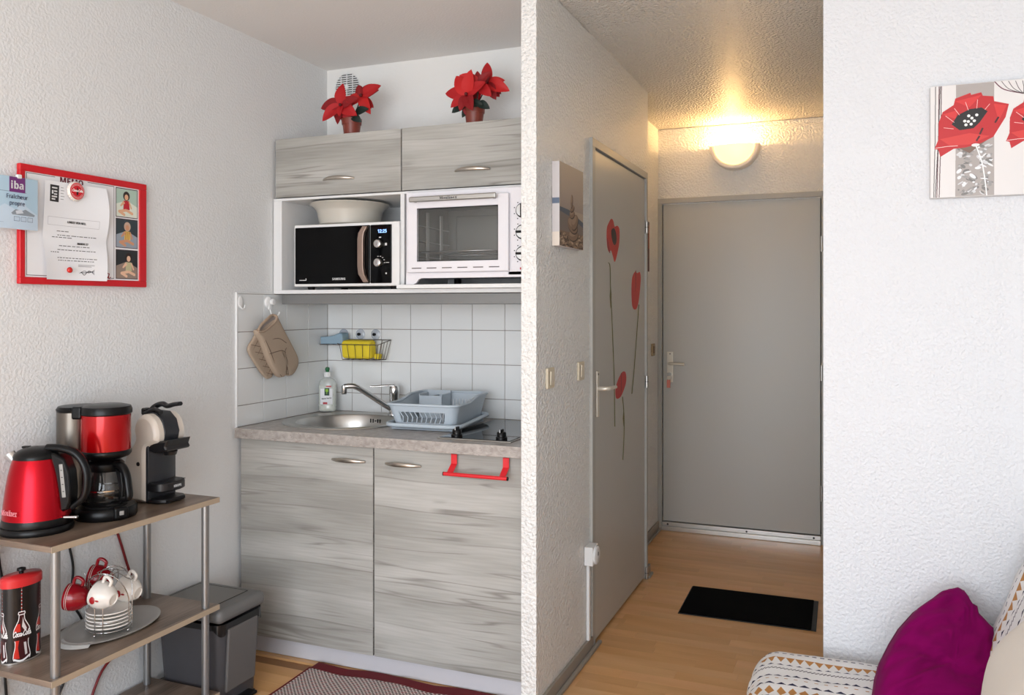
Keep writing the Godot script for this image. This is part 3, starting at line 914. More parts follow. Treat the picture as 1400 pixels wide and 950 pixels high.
func blade(l: float, w: float, curl: float, fold: float, notch := 0.0) -> Mb:
	var mb := Mb.new()
	mb.sheet(9, 6, func(u: float, s: float) -> Vector3:
		var a := s * 2.0 - 1.0
		var wd := w * 0.5 * pow(sin(PI * clampf(pow(u, 0.8) * 0.96 + 0.04, 0.0, 1.0)), 0.75) * (1.0 + notch * sin(u * 22.0))
		return Vector3(a * wd, absf(a) * wd * fold - curl * u * u * l, u * l * (1.0 - 0.2 * curl * u)), Vector3(0, 1, 0), true)
	return mb


func dish_rack() -> void:
	var pm := mat("rack_plastic", rgb(186, 197, 206), 0.4)
	var pi := mat("rack_plastic_inside", rgb(178, 188, 197), 0.45)
	var t := thing("dish_rack", "grey-blue plastic dish rack with slotted front, standing on its drip tray beside the sink", "dish rack", Vector3(-1.562, 0.903, -3.065), 0.06)
	var base := rrect(0.128, 0.15, 0.03)
	var rim := rrect(0.15, 0.178, 0.035)
	var k := base.size()
	var lift := func(p: Vector3) -> float: return 0.1 + 0.02 * smoothstep(0.06, -0.06, p.z)
	var pos := func(f: float, v: float, off: float) -> Vector3:
		var i := int(floor(f)) % k
		var j := (i + 1) % k
		var fr: float = f - floor(f)
		var b: Vector3 = base[i].lerp(base[j], fr)
		var r: Vector3 = rim[i].lerp(rim[j], fr)
		var p := b.lerp(r, v)
		var m := Vector3(p.x, 0, p.z).normalized()
		return Vector3(p.x, 0.016 + (lift.call(r) - 0.016) * v, p.z) + m * off
	var band := func(mb: Mb, f0: float, f1: float, v0: float, v1: float, nu: int) -> void:
		for off in [0.0, -0.0035]:
			mb.sheet(nu, 2, func(u: float, v: float) -> Vector3: return pos.call(fposmod(f0 + (f1 - f0) * u, k), lerpf(v0, v1, v), off), Vector3(0, 0.06, 0) if off == 0.0 else Vector3(0, 0.06, 0), false)
	var wall := Mb.new()
	band.call(wall, 0.0, float(k), 0.0, 0.16, k)
	band.call(wall, 0.0, float(k), 0.66, 1.0, k)
	var fs := [5.95]
	for i in 24:
		fs.append(6.0 + i)
	fs.append(29.05)
	for off in [0.0, -0.0035]:      # all but the front stays closed
		wall.sheet(fs.size() - 1, 2, func(u: float, v: float) -> Vector3: return pos.call(fposmod(fs[int(round(u * (fs.size() - 1)))], k), lerpf(0.16, 0.66, v), off), Vector3(0, 0.06, 0), false)
	# the front runs between corner 5 and 6
	part(t, "basket_wall", wall, pm)
	part(t, "basket_floor", Mb.new().box(Vector3(0, 0.015, 0), Vector3(0.25, 0.004, 0.296), 0.002), pi)
	for i in 10:
		var f := 5.06 + 0.88 * i / 9.0
		var a: Vector3 = pos.call(f, 0.12, -0.002)
		var b: Vector3 = pos.call(minf(f + 0.0, 5.99), 0.7, -0.002)
		part(t, "slat", Mb.new().tube([a, a.lerp(b, 0.5) + Vector3(0.007, 0, -0.006), b], 0.0026, 6), pm)
	for i in 2:
		var f := 17.25 + 0.42 * i + 0.1
		part(t, "rib", Mb.new().tube([pos.call(f, 0.0, 0.001), pos.call(f, 1.0, 0.001)], 0.003, 6), pm)
	var rp := []
	for i in k:
		for q in 3:
			rp.append(pos.call(i + q / 3.0, 1.0, 0.0))
	part(t, "rim", Mb.new().tube(rp, 0.0085, 8, true, -1.0, 0.6), pm)
	# cutlery box and plate prongs
	part(t, "cutlery_box", Mb.new().slab(Vector3(-0.115, 0.018, -0.15), Vector3(-0.01, 0.128, -0.146), 0.001).slab(Vector3(-0.115, 0.018, -0.06), Vector3(-0.01, 0.112, -0.056), 0.001).slab(Vector3(-0.115, 0.018, -0.15), Vector3(-0.111, 0.118, -0.056), 0.001).slab(Vector3(-0.014, 0.018, -0.15), Vector3(-0.01, 0.118, -0.056), 0.001).slab(Vector3(-0.064, 0.018, -0.15), Vector3(-0.061, 0.11, -0.056), 0.001), pm)
	for r in 2:
		for i in 8:
			part(t, "plate_prong", Mb.new().tube([Vector3(0.018 + i * 0.014, 0.015, -0.1 + r * 0.1), Vector3(0.02 + i * 0.014, 0.098 - r * 0.02, -0.104 + r * 0.1)], 0.0036, 6, false, 0.0018), mat("prong", rgb(206, 210, 214), 0.4))
	var tray := part(t, "drip_tray", Mb.new().box(Vector3(0, 0.0045, 0), Vector3(0.27, 0.008, 0.315), 0.004, 2), pm)
	var tp := []
	for p in rrect(0.156, 0.178, 0.045, 7):
		tp.append(p + Vector3(0, 0.02 + 0.012 * smoothstep(0.08, 0.0, p.z) , 0))
	part(tray, "tray_lip", Mb.new().tube(tp, 0.0085, 8, true), pm)
	var sk := Mb.new()
	sk.sheet(tp.size(), 3, func(u: float, v: float) -> Vector3:
		var p: Vector3 = tp[int(round(u * tp.size())) % tp.size()]
		return Vector3(p.x * lerpf(0.86, 1.0, v), lerpf(0.004, p.y, v), p.z * lerpf(0.88, 1.0, v)), Vector3(0, 0.03, 0), false, 1, 1, true)
	part(tray, "tray_side", sk, pm)


func bottle() -> void:
	var t := thing("dish_soap_bottle", "clear dish soap bottle with green cap, standing on the sink ledge in the corner", "bottle", Vector3(-2.232, 0.906, -3.262), 0.35)
	var b := mat("clear_plastic", Color(0.9, 0.92, 0.9, 0.3), 0.12)
	b.transparency = BaseMaterial3D.TRANSPARENCY_ALPHA
	var pr := [Vector2(0.0, 0.001), Vector2(0.038, 0.001), Vector2(0.042, 0.008), Vector2(0.042, 0.022), Vector2(0.039, 0.028), Vector2(0.0405, 0.036), Vector2(0.0405, 0.12), Vector2(0.039, 0.134), Vector2(0.032, 0.146), Vector2(0.02, 0.153), Vector2(0.014, 0.156), Vector2(0.0135, 0.163)]
	part(t, "body", Mb.new().lathe(pr, 32, 1.0, 0.62), b)
	var sp := mat("soap", rgb(226, 228, 218), 0.3)
	part(t, "soap", Mb.new().lathe([Vector2(0.0, 0.004), Vector2(0.037, 0.005), Vector2(0.0385, 0.03), Vector2(0.0385, 0.118), Vector2(0.0, 0.119)], 32, 1.0, 0.6), sp)
	part(t, "cap", Mb.new().lathe([Vector2(0.0155, 0.158), Vector2(0.016, 0.18), Vector2(0.0, 0.181)], 20), mat("white"))
	part(t, "cap_tip", Mb.new().lathe([Vector2(0.008, 0.18), Vector2(0.0085, 0.186), Vector2(0.011, 0.192), Vector2(0.009, 0.2), Vector2(0.004, 0.203), Vector2(0.0, 0.203)], 16), mat("cap_green", rgb(10, 96, 52), 0.35), Vector3.ZERO, Vector3.ZERO, "green cap tip")
	var lb := part(t, "front_label", Mb.new().sheet(8, 1, func(u: float, v: float) -> Vector3:
		var a := PI * 0.5 + (0.5 - u) * 1.5
		return Vector3(cos(a) * 0.0412, 0.034 + v * 0.072, sin(a) * 0.0412 * 0.63), Vector3(0, 0, 1), true), mat("paper"))
	part(lb, "green_emblem", Mb.new().box(Vector3(0.004, 0.092, 0.0262), Vector3(0.022, 0.034, 0.001)), mat("label_green", rgb(24, 60, 34), 0.5))
	part(lb, "tree_crown", Mb.new().box(Vector3(0.004, 0.098, 0.0268), Vector3(0.013, 0.012, 0.001), 0.0005).box(Vector3(0.004, 0.088, 0.0268), Vector3(0.0028, 0.01, 0.001)), mat("label_lime", rgb(140, 190, 40), 0.5))
	part(lb, "red_stripe", Mb.new().box(Vector3(0.012, 0.116, 0.0255), Vector3(0.024, 0.006, 0.001)).box(Vector3(-0.004, 0.04, 0.0262), Vector3(0.02, 0.009, 0.001)), mat("label_red", rgb(176, 52, 62), 0.5))
	words(lb, "Main Verte", 0.0085, mat("ink"), Vector3(0.002, 0.062, 0.0262), Vector3(0, 0, 0.1), true)


func hooks_and_mitts() -> void:
	var wm := mat("white")
	for e in [[-2.906, "white suction hook with a round knob holding the oven mitts", 0], [-2.729, "plain white oval stick-on hook at the edge of the tiles", 1]]:
		var t := thing("wall_hook", e[1], "hook", Vector3(XL + 0.0075, 1.402, e[0]), PI * 0.5)
		if e[2] == 0:
			part(t, "suction_cup", Mb.new().lathe([Vector2(0.0, 0.0), Vector2(0.026, 0.0), Vector2(0.025, 0.005), Vector2(0.019, 0.01), Vector2(0.0, 0.011)], 28), wm, Vector3.ZERO, Vector3(PI * 0.5, 0, 0))
			part(t, "knob", Mb.new().lathe([Vector2(0.0, 0.009), Vector2(0.011, 0.009), Vector2(0.014, 0.016), Vector2(0.011, 0.024), Vector2(0.0, 0.025)], 20), wm, Vector3(0.008, 0.002, 0), Vector3(PI * 0.5, 0, 0))
			part(t, "hook_arm", Mb.new().tube(Pic.smooth([Vector3(0, -0.018, 0.006), Vector3(0.0, -0.036, 0.011), Vector3(0.004, -0.052, 0.016), Vector3(0.016, -0.058, 0.03), Vector3(0.024, -0.05, 0.036), Vector3(0.026, -0.04, 0.037)], 4), 0.0035, 8), wm)
			part(t, "hook_plate", Mb.new().box(Vector3(0.0, -0.018, 0.008), Vector3(0.02, 0.026, 0.008), 0.003), wm)
		else:
			part(t, "plate", Mb.new().ball(Vector3(0, 0.0, 0.003), Vector3(0.016, 0.026, 0.0045), 24, 12), wm)
			part(t, "hook_arm", Mb.new().tube(Pic.smooth([Vector3(-0.008, -0.014, 0.006), Vector3(-0.002, -0.026, 0.012), Vector3(0.009, -0.024, 0.014), Vector3(0.014, -0.012, 0.013)], 4), 0.003, 8), wm)
	var cl := mat("mitt_cloth", rgb(184, 164, 144), 0.9)
	cl.heightmap_enabled = true
	cl.heightmap_texture = noise_tex(0.06, 256, 77, 2)
	cl.heightmap_scale = 0.25
	cl.uv1_triplanar = true
	cl.uv1_scale = Vector3.ONE * 22.0
	var hem := mat("mitt_binding", rgb(170, 148, 128), 0.9)
	var stitch := mat("mitt_stitch", rgb(110, 92, 78), 0.95)
	var turn := Vector3(XL + 0.04, 1.2, -2.9)
	var sm := func(a: PackedVector2Array) -> PackedVector2Array:
		var o := PackedVector2Array()
		var k := a.size()
		for i in k:
			for q in 4:
				o.append(a[i].cubic_interpolate(a[(i + 1) % k], a[(i - 1 + k) % k], a[(i + 2) % k], q / 4.0))
		return o
	# the near mitt: palm with the thumb apart below
	var f := thing("oven_mitt", "beige quilted oven mitt with open cuff, hanging in front from the white hook", "oven mitt", turn, PI * 0.5, "pair of oven mitts")
	var fp: PackedVector2Array = sm.call(PackedVector2Array([Vector2(-0.124, 0.085), Vector2(-0.09, 0.039), Vector2(-0.058, -0.022), Vector2(-0.02, -0.074), Vector2(0.013, -0.106), Vector2(0.04, -0.115), Vector2(0.062, -0.104), Vector2(0.064, -0.06), Vector2(0.068, -0.06), Vector2(0.084, -0.108), Vector2(0.115, -0.107), Vector2(0.147, -0.076), Vector2(0.15, -0.042), Vector2(0.115, 0.008), Vector2(0.05, 0.087), Vector2(0.007, 0.142), Vector2(-0.01, 0.15), Vector2(-0.03, 0.128), Vector2(-0.08, 0.098)]))
	var hand := part(f, "hand", Mb.new().puff(fp, Vector2(0.02, 0.01), 0.022, 0.012, 7), cl)
	var cuff := []
	for p in [Vector2(-0.124, 0.087), Vector2(-0.109, 0.083), Vector2(-0.077, 0.089), Vector2(-0.02, 0.12), Vector2(-0.008, 0.142), Vector2(-0.022, 0.148), Vector2(-0.065, 0.134), Vector2(-0.109, 0.107)]:
		cuff.append(Vector3(p.x, p.y, 0.011 + (0.009 if p.y < 0.125 - (p.x + 0.12) * -0.2 else -0.003)))
	var cs := Pic.smooth(cuff + [cuff[0]], 4)
	part(f, "cuff_binding", Mb.new().tube(cs, 0.006, 8), hem)
	var lin := Mb.new()
	var mid := Vector3(-0.066, 0.113, 0.011)
	for i in cs.size() - 1:
		lin.tri(mid + Vector3(0.006, -0.008, -0.006), cs[i], cs[i + 1], Vector3(0, 0.3, 1), Vector3(0, 0.3, 1), Vector3(0, 0.3, 1))
	part(f, "lining", lin, mat("mitt_lining", rgb(158, 150, 146), 0.9), Vector3.ZERO, Vector3.ZERO, "grey lining")
	for l in [[[-0.1, 0.08], [-0.05, 0.0], [-0.005, -0.075], [0.03, -0.11]], [[0.066, -0.085], [0.062, -0.05], [0.045, -0.01], [0.055, 0.01]], [[-0.085, 0.04], [0.0, 0.052], [0.055, 0.03]], [[-0.08, 0.09], [0.0, 0.1], [0.03, 0.1]], [[-0.055, -0.01], [0.02, 0.0], [0.05, -0.01]]]:
		var q := []
		for e in l:
			q.append(Vector3(e[0], e[1], 0.0225 if Vector2(e[0], e[1]).distance_to(Vector2(0.02, 0.01)) < 0.085 else 0.018))
		part(hand, "seam", Mb.new().tube(Pic.smooth(q, 4), 0.0014, 5), stitch)
	var b := thing("oven_mitt", "beige quilted oven mitt half hidden behind the other one", "oven mitt", turn + Vector3(-0.014, 0, 0), PI * 0.5, "pair of oven mitts")
	var bp: PackedVector2Array = sm.call(PackedVector2Array([Vector2(-0.07, 0.1), Vector2(-0.12, 0.05), Vector2(-0.145, 0.023), Vector2(-0.141, -0.004), Vector2(-0.09, -0.063), Vector2(-0.045, -0.107), Vector2(-0.02, -0.117), Vector2(0.005, -0.106), Vector2(-0.01, -0.06), Vector2(-0.02, 0.02)]))
	var bh := part(b, "hand", Mb.new().puff(bp, Vector2(-0.07, -0.01), 0.008, 0.008, 6), cl)
	for i in 5:
		part(bh, "seam", Mb.new().tube([Vector3(-0.135 + i * 0.024, 0.03 - i * 0.03, 0.0075), Vector3(-0.08 + i * 0.02, 0.02 - i * 0.03, 0.0085)], 0.0012, 5), stitch)
		part(bh, "seam", Mb.new().tube([Vector3(-0.13 + i * 0.024, 0.0 - i * 0.026, 0.0065), Vector3(-0.09 + i * 0.02, 0.05 - i * 0.03, 0.0085)], 0.0012, 5), stitch)


func sponge_basket() -> void:
	var t := thing("wire_basket", "dark wire basket on three suction cups, hanging on the tiles over the sink", "basket", Vector3(-2.1, 1.146, ZB + 0.008))
	var wire := mat("wire", rgb(92, 82, 78), 0.35, 0.6)
	var cup := mat("suction_plastic", Color(0.72, 0.76, 0.82, 0.45), 0.1)
	cup.transparency = BaseMaterial3D.TRANSPARENCY_ALPHA
	for x in [-0.092, -0.003, 0.078]:
		var s := part(t, "suction_cup", Mb.new().lathe([Vector2(0.024, 0.001), Vector2(0.0235, 0.004), Vector2(0.012, 0.009), Vector2(0.0, 0.01)], 28), cup, Vector3(x, 0.112, 0), Vector3(PI * 0.5, 0, 0))
		part(s, "stud", Mb.new().lathe([Vector2(0.006, 0.008), Vector2(0.007, 0.02), Vector2(0.0, 0.021)], 12), mat("black_matt"))
	var frame := Mb.new()
	var x0 := -0.055
	var x1 := 0.165
	frame.tube([Vector3(-0.165, 0.088, 0.014), Vector3(x1, 0.088, 0.014), Vector3(x1 - 0.02, 0.068, 0.095), Vector3(x0, 0.068, 0.095)], 0.0018, 6, true)
	frame.tube([Vector3(x0 + 0.01, 0.0, 0.02), Vector3(x1 - 0.022, 0.0, 0.02), Vector3(x1 - 0.034, 0.0, 0.085), Vector3(x0 + 0.01, 0.0, 0.085)], 0.0018, 6, true)
	part(t, "frame", frame, wire)
	for i in 6:
		var u := i / 5.0
		part(t, "bar", Mb.new().tube([Vector3(lerpf(x0, x1 - 0.02, u), 0.068, 0.095), Vector3(lerpf(x0 + 0.01, x1 - 0.034, u), 0.0, 0.085), Vector3(lerpf(x0 + 0.01, x1 - 0.022, u), 0.0, 0.02), Vector3(lerpf(x0, x1, u), 0.088, 0.014)], 0.0013, 5), wire)
	for i in 3:
		var u := (i + 1) / 4.0
		part(t, "bar", Mb.new().tube([Vector3(lerpf(x1 - 0.02, x1, u), lerpf(0.068, 0.088, u), lerpf(0.095, 0.014, u)), Vector3(lerpf(x1 - 0.034, x1 - 0.022, u), 0, lerpf(0.085, 0.02, u))], 0.0013, 5), wire)
	# the soap dish wing on the left
	part(t, "soap_shelf", Mb.new().tube([Vector3(-0.165, 0.07, 0.016), Vector3(-0.17, 0.066, 0.08), Vector3(-0.06, 0.066, 0.095), Vector3(-0.06, 0.07, 0.016)], 0.0018, 6, true).tube([Vector3(-0.165, 0.07, 0.016), Vector3(-0.165, 0.088, 0.014)], 0.0018, 6).tube([Vector3(-0.132, 0.069, 0.016), Vector3(-0.136, 0.066, 0.086)], 0.0014, 5).tube([Vector3(-0.098, 0.069, 0.016), Vector3(-0.1, 0.066, 0.09)], 0.0014, 5), wire)
	var yl := mat("sponge_yellow", rgb(240, 214, 50), 0.75)
	yl.heightmap_enabled = true
	yl.heightmap_texture = noise_tex(0.08, 256, 3, 3)
	yl.heightmap_scale = 0.2
	yl.uv1_triplanar = true
	yl.uv1_scale = Vector3.ONE * 12.0
	solo("yellow_cloth_pack", Mb.new().box(Vector3.ZERO, Vector3(0.155, 0.082, 0.058), 0.016, 3), yl, "bright yellow folded sponge cloth pack lying in the wire basket", "sponge", Vector3(-2.08, 1.192, ZB + 0.06), Vector3(0.1, 0, 0))
	solo("yellow_sponge_scrap", Mb.new().box(Vector3.ZERO, Vector3(0.03, 0.024, 0.03), 0.008, 2), yl, "small yellow sponge scrap at the right end of the wire basket", "sponge", Vector3(-1.982, 1.161, ZB + 0.055))
	var bs := Mb.new()
	bs.prism(PackedVector2Array([Vector2(-0.06, 0), Vector2(0.055, 0.0), Vector2(0.06, 0.012), Vector2(0.056, 0.05), Vector2(0.042, 0.052), Vector2(0.01, 0.04), Vector2(-0.03, 0.034), Vector2(-0.06, 0.033)]), -0.028, 0.028, 0.004)
	solo("blue_sponge", bs, mat("sponge_blue", rgb(142, 168, 186), 0.8), "pale blue wave-shaped sponge lying on the left wing of the wire basket", "sponge", Vector3(-2.208, 1.2135, ZB + 0.06))


func plants() -> void:
	var pm := mat("pot_terracotta", rgb(132, 58, 44), 0.38)
	var gm := mat("leaf_dark", rgb(24, 40, 34), 0.6)
	var reds := [mat("bract_red", rgb(176, 12, 20), 0.62), mat("bract_deep", rgb(140, 6, 16), 0.62), mat("bract_light", rgb(196, 24, 24), 0.62)]
	# each bract: where it starts, where it points (degrees round the view axis, lean towards the viewer), its length
	var sets := [
		[Vector3(-1.998, 2.097, -3.1), "red poinsettia in a small terracotta pot standing before the round vent grille", [
			[Vector3(-0.02, 0.14, 0.05), [[85, 0.3, 0.08], [20, 0.5, 0.075], [-28, 0.45, 0.085], [-80, 0.75, 0.05], [215, 0.4, 0.09], [165, 0.3, 0.085], [130, -0.2, 0.07]]],
			[Vector3(0.05, 0.185, 0.0), [[25, 0.2, 0.085], [-60, 0.4, 0.075], [200, 0.3, 0.08], [110, 0.1, 0.045], [60, -0.2, 0.06]]],
			[Vector3(-0.06, 0.165, 0.0), [[95, 0.1, 0.07], [185, 0.2, 0.085], [250, 0.35, 0.06]]]], [[Vector3(0.03, 0.11, 0.02), 15, 0.07], [Vector3(0.02, 0.1, 0.03), -30, 0.06], [Vector3(-0.02, 0.11, 0.0), 70, 0.07]]],
		[Vector3(-1.42, 2.097, -3.1), "red poinsettia in a small terracotta pot at the right, by the partition", [
			[Vector3(-0.01, 0.13, 0.05), [[165, 0.35, 0.085], [120, 0.3, 0.085], [215, 0.5, 0.07], [255, 0.7, 0.065], [300, 0.6, 0.075], [75, 0.4, 0.085], [30, 0.5, 0.08]]],
			[Vector3(0.035, 0.17, 0.03), [[150, 0.3, 0.08], [100, 0.2, 0.05], [45, 0.5, 0.06], [-40, 0.5, 0.07]]],
			[Vector3(0.055, 0.185, -0.01), [[95, 0.1, 0.075], [-20, 0.2, 0.085], [-60, 0.4, 0.07], [10, 0.0, 0.06]]]], [[Vector3(0.03, 0.1, 0.03), -25, 0.06], [Vector3(-0.02, 0.1, 0.03), 200, 0.075], [Vector3(0.0, 0.1, 0.04), -10, 0.06], [Vector3(0.0, 0.1, 0.02), 225, 0.07]]],
	]
	for s in sets:
		var t := thing("poinsettia", s[1], "plant", s[0], 0.0, "poinsettias on top of the wall cabinets")
		part(t, "pot", Mb.new().lathe([Vector2(0.0, 0.0), Vector2(0.03, 0.0), Vector2(0.0385, 0.066), Vector2(0.0415, 0.066), Vector2(0.044, 0.09), Vector2(0.041, 0.09), Vector2(0.038, 0.07), Vector2(0.0, 0.07)], 32), pm)
		part(t, "soil", Mb.new().lathe([Vector2(0.039, 0.08), Vector2(0.0, 0.084)], 20), mat("soil", rgb(40, 32, 28), 0.9))
		for h in s[2]:
			part(t, "stem", Mb.new().tube([Vector3(0, 0.08, 0), Vector3(0, 0.08, 0).lerp(h[0], 0.5) + Vector3(0.004, 0, 0.004), h[0]], 0.0024, 6), gm)
			for b in h[1]:
				var a := deg_to_rad(b[0])
				var d := Vector3(cos(a), sin(a), b[1]).normalized()
				var upn := (Vector3(0, 0.2, 1) - d * d.dot(Vector3(0, 0.2, 1))).normalized()
				var o := part(t, "bract", blade(b[2] * 1.2, b[2] * 0.66, rng.randf_range(0.15, 0.45), rng.randf_range(0.1, 0.35)), reds[rng.randi() % 3], h[0])
				o.basis = Basis(upn.cross(d), upn, d)
			for q in 5:
				var a := rng.randf_range(0.0, TAU)
				var d := Vector3(cos(a), sin(a), rng.randf_range(-0.25, 0.15)).normalized()
				var upn := (Vector3(0, 0.2, 1) - d * d.dot(Vector3(0, 0.2, 1))).normalized()
				var l := rng.randf_range(0.06, 0.085)
				var o := part(t, "bract", blade(l, l * 0.6, rng.randf_range(0.2, 0.6), rng.randf_range(0.1, 0.4)), reds[q % 2], h[0] - Vector3(0, 0.004, 0.012))
				o.basis = Basis(upn.cross(d), upn, d)
			part(t, "flower_heart", Mb.new().ball(h[0] + Vector3(0, 0.002, 0.008), Vector3.ONE * 0.007, 8, 6), mat("heart", rgb(90, 16, 20), 0.7))
		for l in s[3]:
			var a := deg_to_rad(l[1])
			var d := Vector3(cos(a), sin(a), 0.3).normalized()
			var upn := (Vector3(0, 0.3, 1) - d * d.dot(Vector3(0, 0.3, 1))).normalized()
			var o := part(t, "leaf", blade(l[2], l[2] * 0.6, 0.3, 0.2), gm, l[0])
			o.basis = Basis(upn.cross(d), upn, d)


func kitchen_small() -> void:
	dish_rack()
	bottle()
	hooks_and_mitts()
	sponge_basket()
	plants()
	# round vent grille under the ceiling
	var v := thing("vent_grille", "round white slatted vent grille high on the kitchen wall, behind a poinsettia", "vent", Vector3(-2.178, 2.402, ZB))
	part(v, "dark_opening", Mb.new().lathe([Vector2(0.063, 0.0), Vector2(0.063, 0.002), Vector2(0.0, 0.002)], 36), mat("vent_dark", rgb(62, 54, 52), 0.9), Vector3.ZERO, Vector3(PI * 0.5, 0, 0))
	part(v, "rim", Mb.new().tube(ring(0.0645, 40, Vector3(0, 0, 0.003), 2), 0.002, 6, true), mat("white"))
	for i in 13:
		var y := -0.06 + i * 0.01
		var hw := sqrt(maxf(0.064 * 0.064 - y * y, 0.0))
		part(v, "slat", Mb.new().box(Vector3(0, y, 0.005), Vector3(hw * 2.0, 0.0052, 0.006), 0.001), mat("white"))
	for x in [-0.031, 0.0, 0.031]:
		var hh := sqrt(0.064 * 0.064 - x * x)
		part(v, "bar", Mb.new().box(Vector3(x, 0, 0.0065), Vector3(0.004, hh * 2.0, 0.006), 0.001), mat("white"))
	part(v, "boss", Mb.new().lathe([Vector2(0.009, 0.004), Vector2(0.009, 0.011), Vector2(0.0, 0.0115)], 16), mat("white"), Vector3.ZERO, Vector3(PI * 0.5, 0, 0))
	# red towel rail hooked over the right door
	var rm := mat("rail_red", rgb(216, 34, 44), 0.35)
	var t := thing("towel_rail", "red towel rail with two straps hooked over the right base cabinet door", "towel rail", Vector3(-1.22, 0.795, -2.711))
	for x in [-0.1, 0.1]:
		part(t, "strap", Mb.new().slab(Vector3(x - 0.0115, 0.029, 0.001), Vector3(x + 0.0115, 0.0655, 0.004), 0.0008).slab(Vector3(x - 0.0115, 0.063, -0.02), Vector3(x + 0.0115, 0.0655, 0.004)).at(x, 0.0155, 0.021, 0.645).box(Vector3.ZERO, Vector3(0.023, 0.003, 0.05), 0.0008), rm)
	part(t, "bar", Mb.new().tube([Vector3(-0.122, 0, 0.042), Vector3(0.122, 0, 0.042)], 0.0068, 14), rm)
	for x in [-0.122, 0.122]:
		part(t, "end_cap", Mb.new().tube([Vector3(x - 0.0015, 0, 0.042), Vector3(x + 0.0015, 0, 0.042)], 0.0071, 14), mat("black"))
	# rug
	var wv := Pic.new(128, 128, rgb(206, 196, 190))
	for j in 16:
		for i in 8:
			wv.rect(i * 16 + (j % 2) * 8, j * 8 + 1, 9, 6, rgb(62, 40, 44) if (i + j) % 3 else rgb(112, 26, 34))
	var wm := mat("rug_weave", Color.WHITE, 0.95)
	wm.albedo_texture = wv.tex()
	wm.uv1_scale = Vector3(7.5, 7.5, 1)
	var bm := mat("rug_border", rgb(104, 18, 28), 0.95)
	var rx0 := -1.928
	var rx1 := -1.11
	var rz0 := -2.752
	var rz1 := -1.9
	var wave := func(x: float, z: float) -> float:
		return 0.007 + 0.006 * maxf(0.0, sin((x + 1.93) * 17.0 + 0.6)) * smoothstep(-2.5, -2.72, z)
	var r := thing("rug", "burgundy and white woven rug with wavy dark red border before the base cabinets", "rug", Vector3.ZERO)
	var fld := Mb.new()
	fld.sheet(40, 24, func(u: float, w: float) -> Vector3:
		var x := lerpf(rx0 + 0.012, rx1 - 0.012, u)
		var z := lerpf(rz0 + 0.062, rz1, w) + 0.01 * sin(u * 13.0) * (1.0 - w)
		return Vector3(x, wave.call(x, z), z), Vector3.UP, true, 0.8, 0.8)
	part(r, "woven_field", fld, wm)
	var bd := Mb.new()
	for e in [[rx0 - 0.002, rx1 + 0.002, rz0, rz0 + 0.062], [rx0 - 0.002, rx0 + 0.012, rz0 + 0.06, rz1], [rx1 - 0.012, rx1 + 0.002, rz0 + 0.06, rz1]]:
		bd.sheet(60, 10, func(u: float, w: float) -> Vector3:
			var x := lerpf(e[0], e[1], u)
			var z := lerpf(e[2], e[3], w)
			if e[3] < -2.6:
				z += 0.01 * sin((x - rx0) / (rx1 - rx0) * 13.0) * w + 0.012 * sin((x + 1.93) * 17.0) * (1.0 - w)
			var dx := minf(x - rx0, rx1 - x)
			return Vector3(x, wave.call(x, z) * clampf(dx * 200.0 + 0.4, 0.1, 1.0) * (1.0 if w > 0.0 or e[3] > -2.6 else 0.3) + 0.0006, z), Vector3.UP, true)
	part(r, "border", bd, bm)


# ------------------------------------------------------------------ the coffee corner and the left wall
func storage_rack() -> void:
	var t := thing("shelf_rack", "low open rack of grey-brown wood boards on silver tube posts by the left wall", "shelf", Vector3(-2.125, 0, -1.94))
	var edge := mat("board_edge", rgb(176, 158, 136), 0.55)
	for e in [[0.744, "shelf"], [0.385, "shelf"], [0.09, "shelf"]]:
		var b := Mb.new()
		b.uvo = Vector2(0.2, e[0])
		b.box(Vector3.ZERO, Vector3(0.64, 0.017, 0.298), 0.001)
		var s := part(t, e[1], b, mat("shelf_wood"), Vector3(0, e[0] - 0.0085, 0), Vector3(0, PI * 0.5, 0))
		part(s, "edge_band", Mb.new().slab(Vector3(-0.3205, -0.0086, 0.149), Vector3(0.3205, 0.0086, 0.1505), 0.0004), edge)
	for x in [-0.124, 0.129]:
		for z in [-0.276, 0.292]:
			var p := part(t, "post", Mb.new().tube([Vector3(x, 0.0, z), Vector3(x, 0.727, z)], 0.0125, 18), mat("post_silver", rgb(150, 150, 150), 0.34, 0.8))
			part(p, "foot_cap", Mb.new().tube([Vector3(x, 0.0, z), Vector3(x, 0.012, z)], 0.0136, 18), mat("black_matt"))


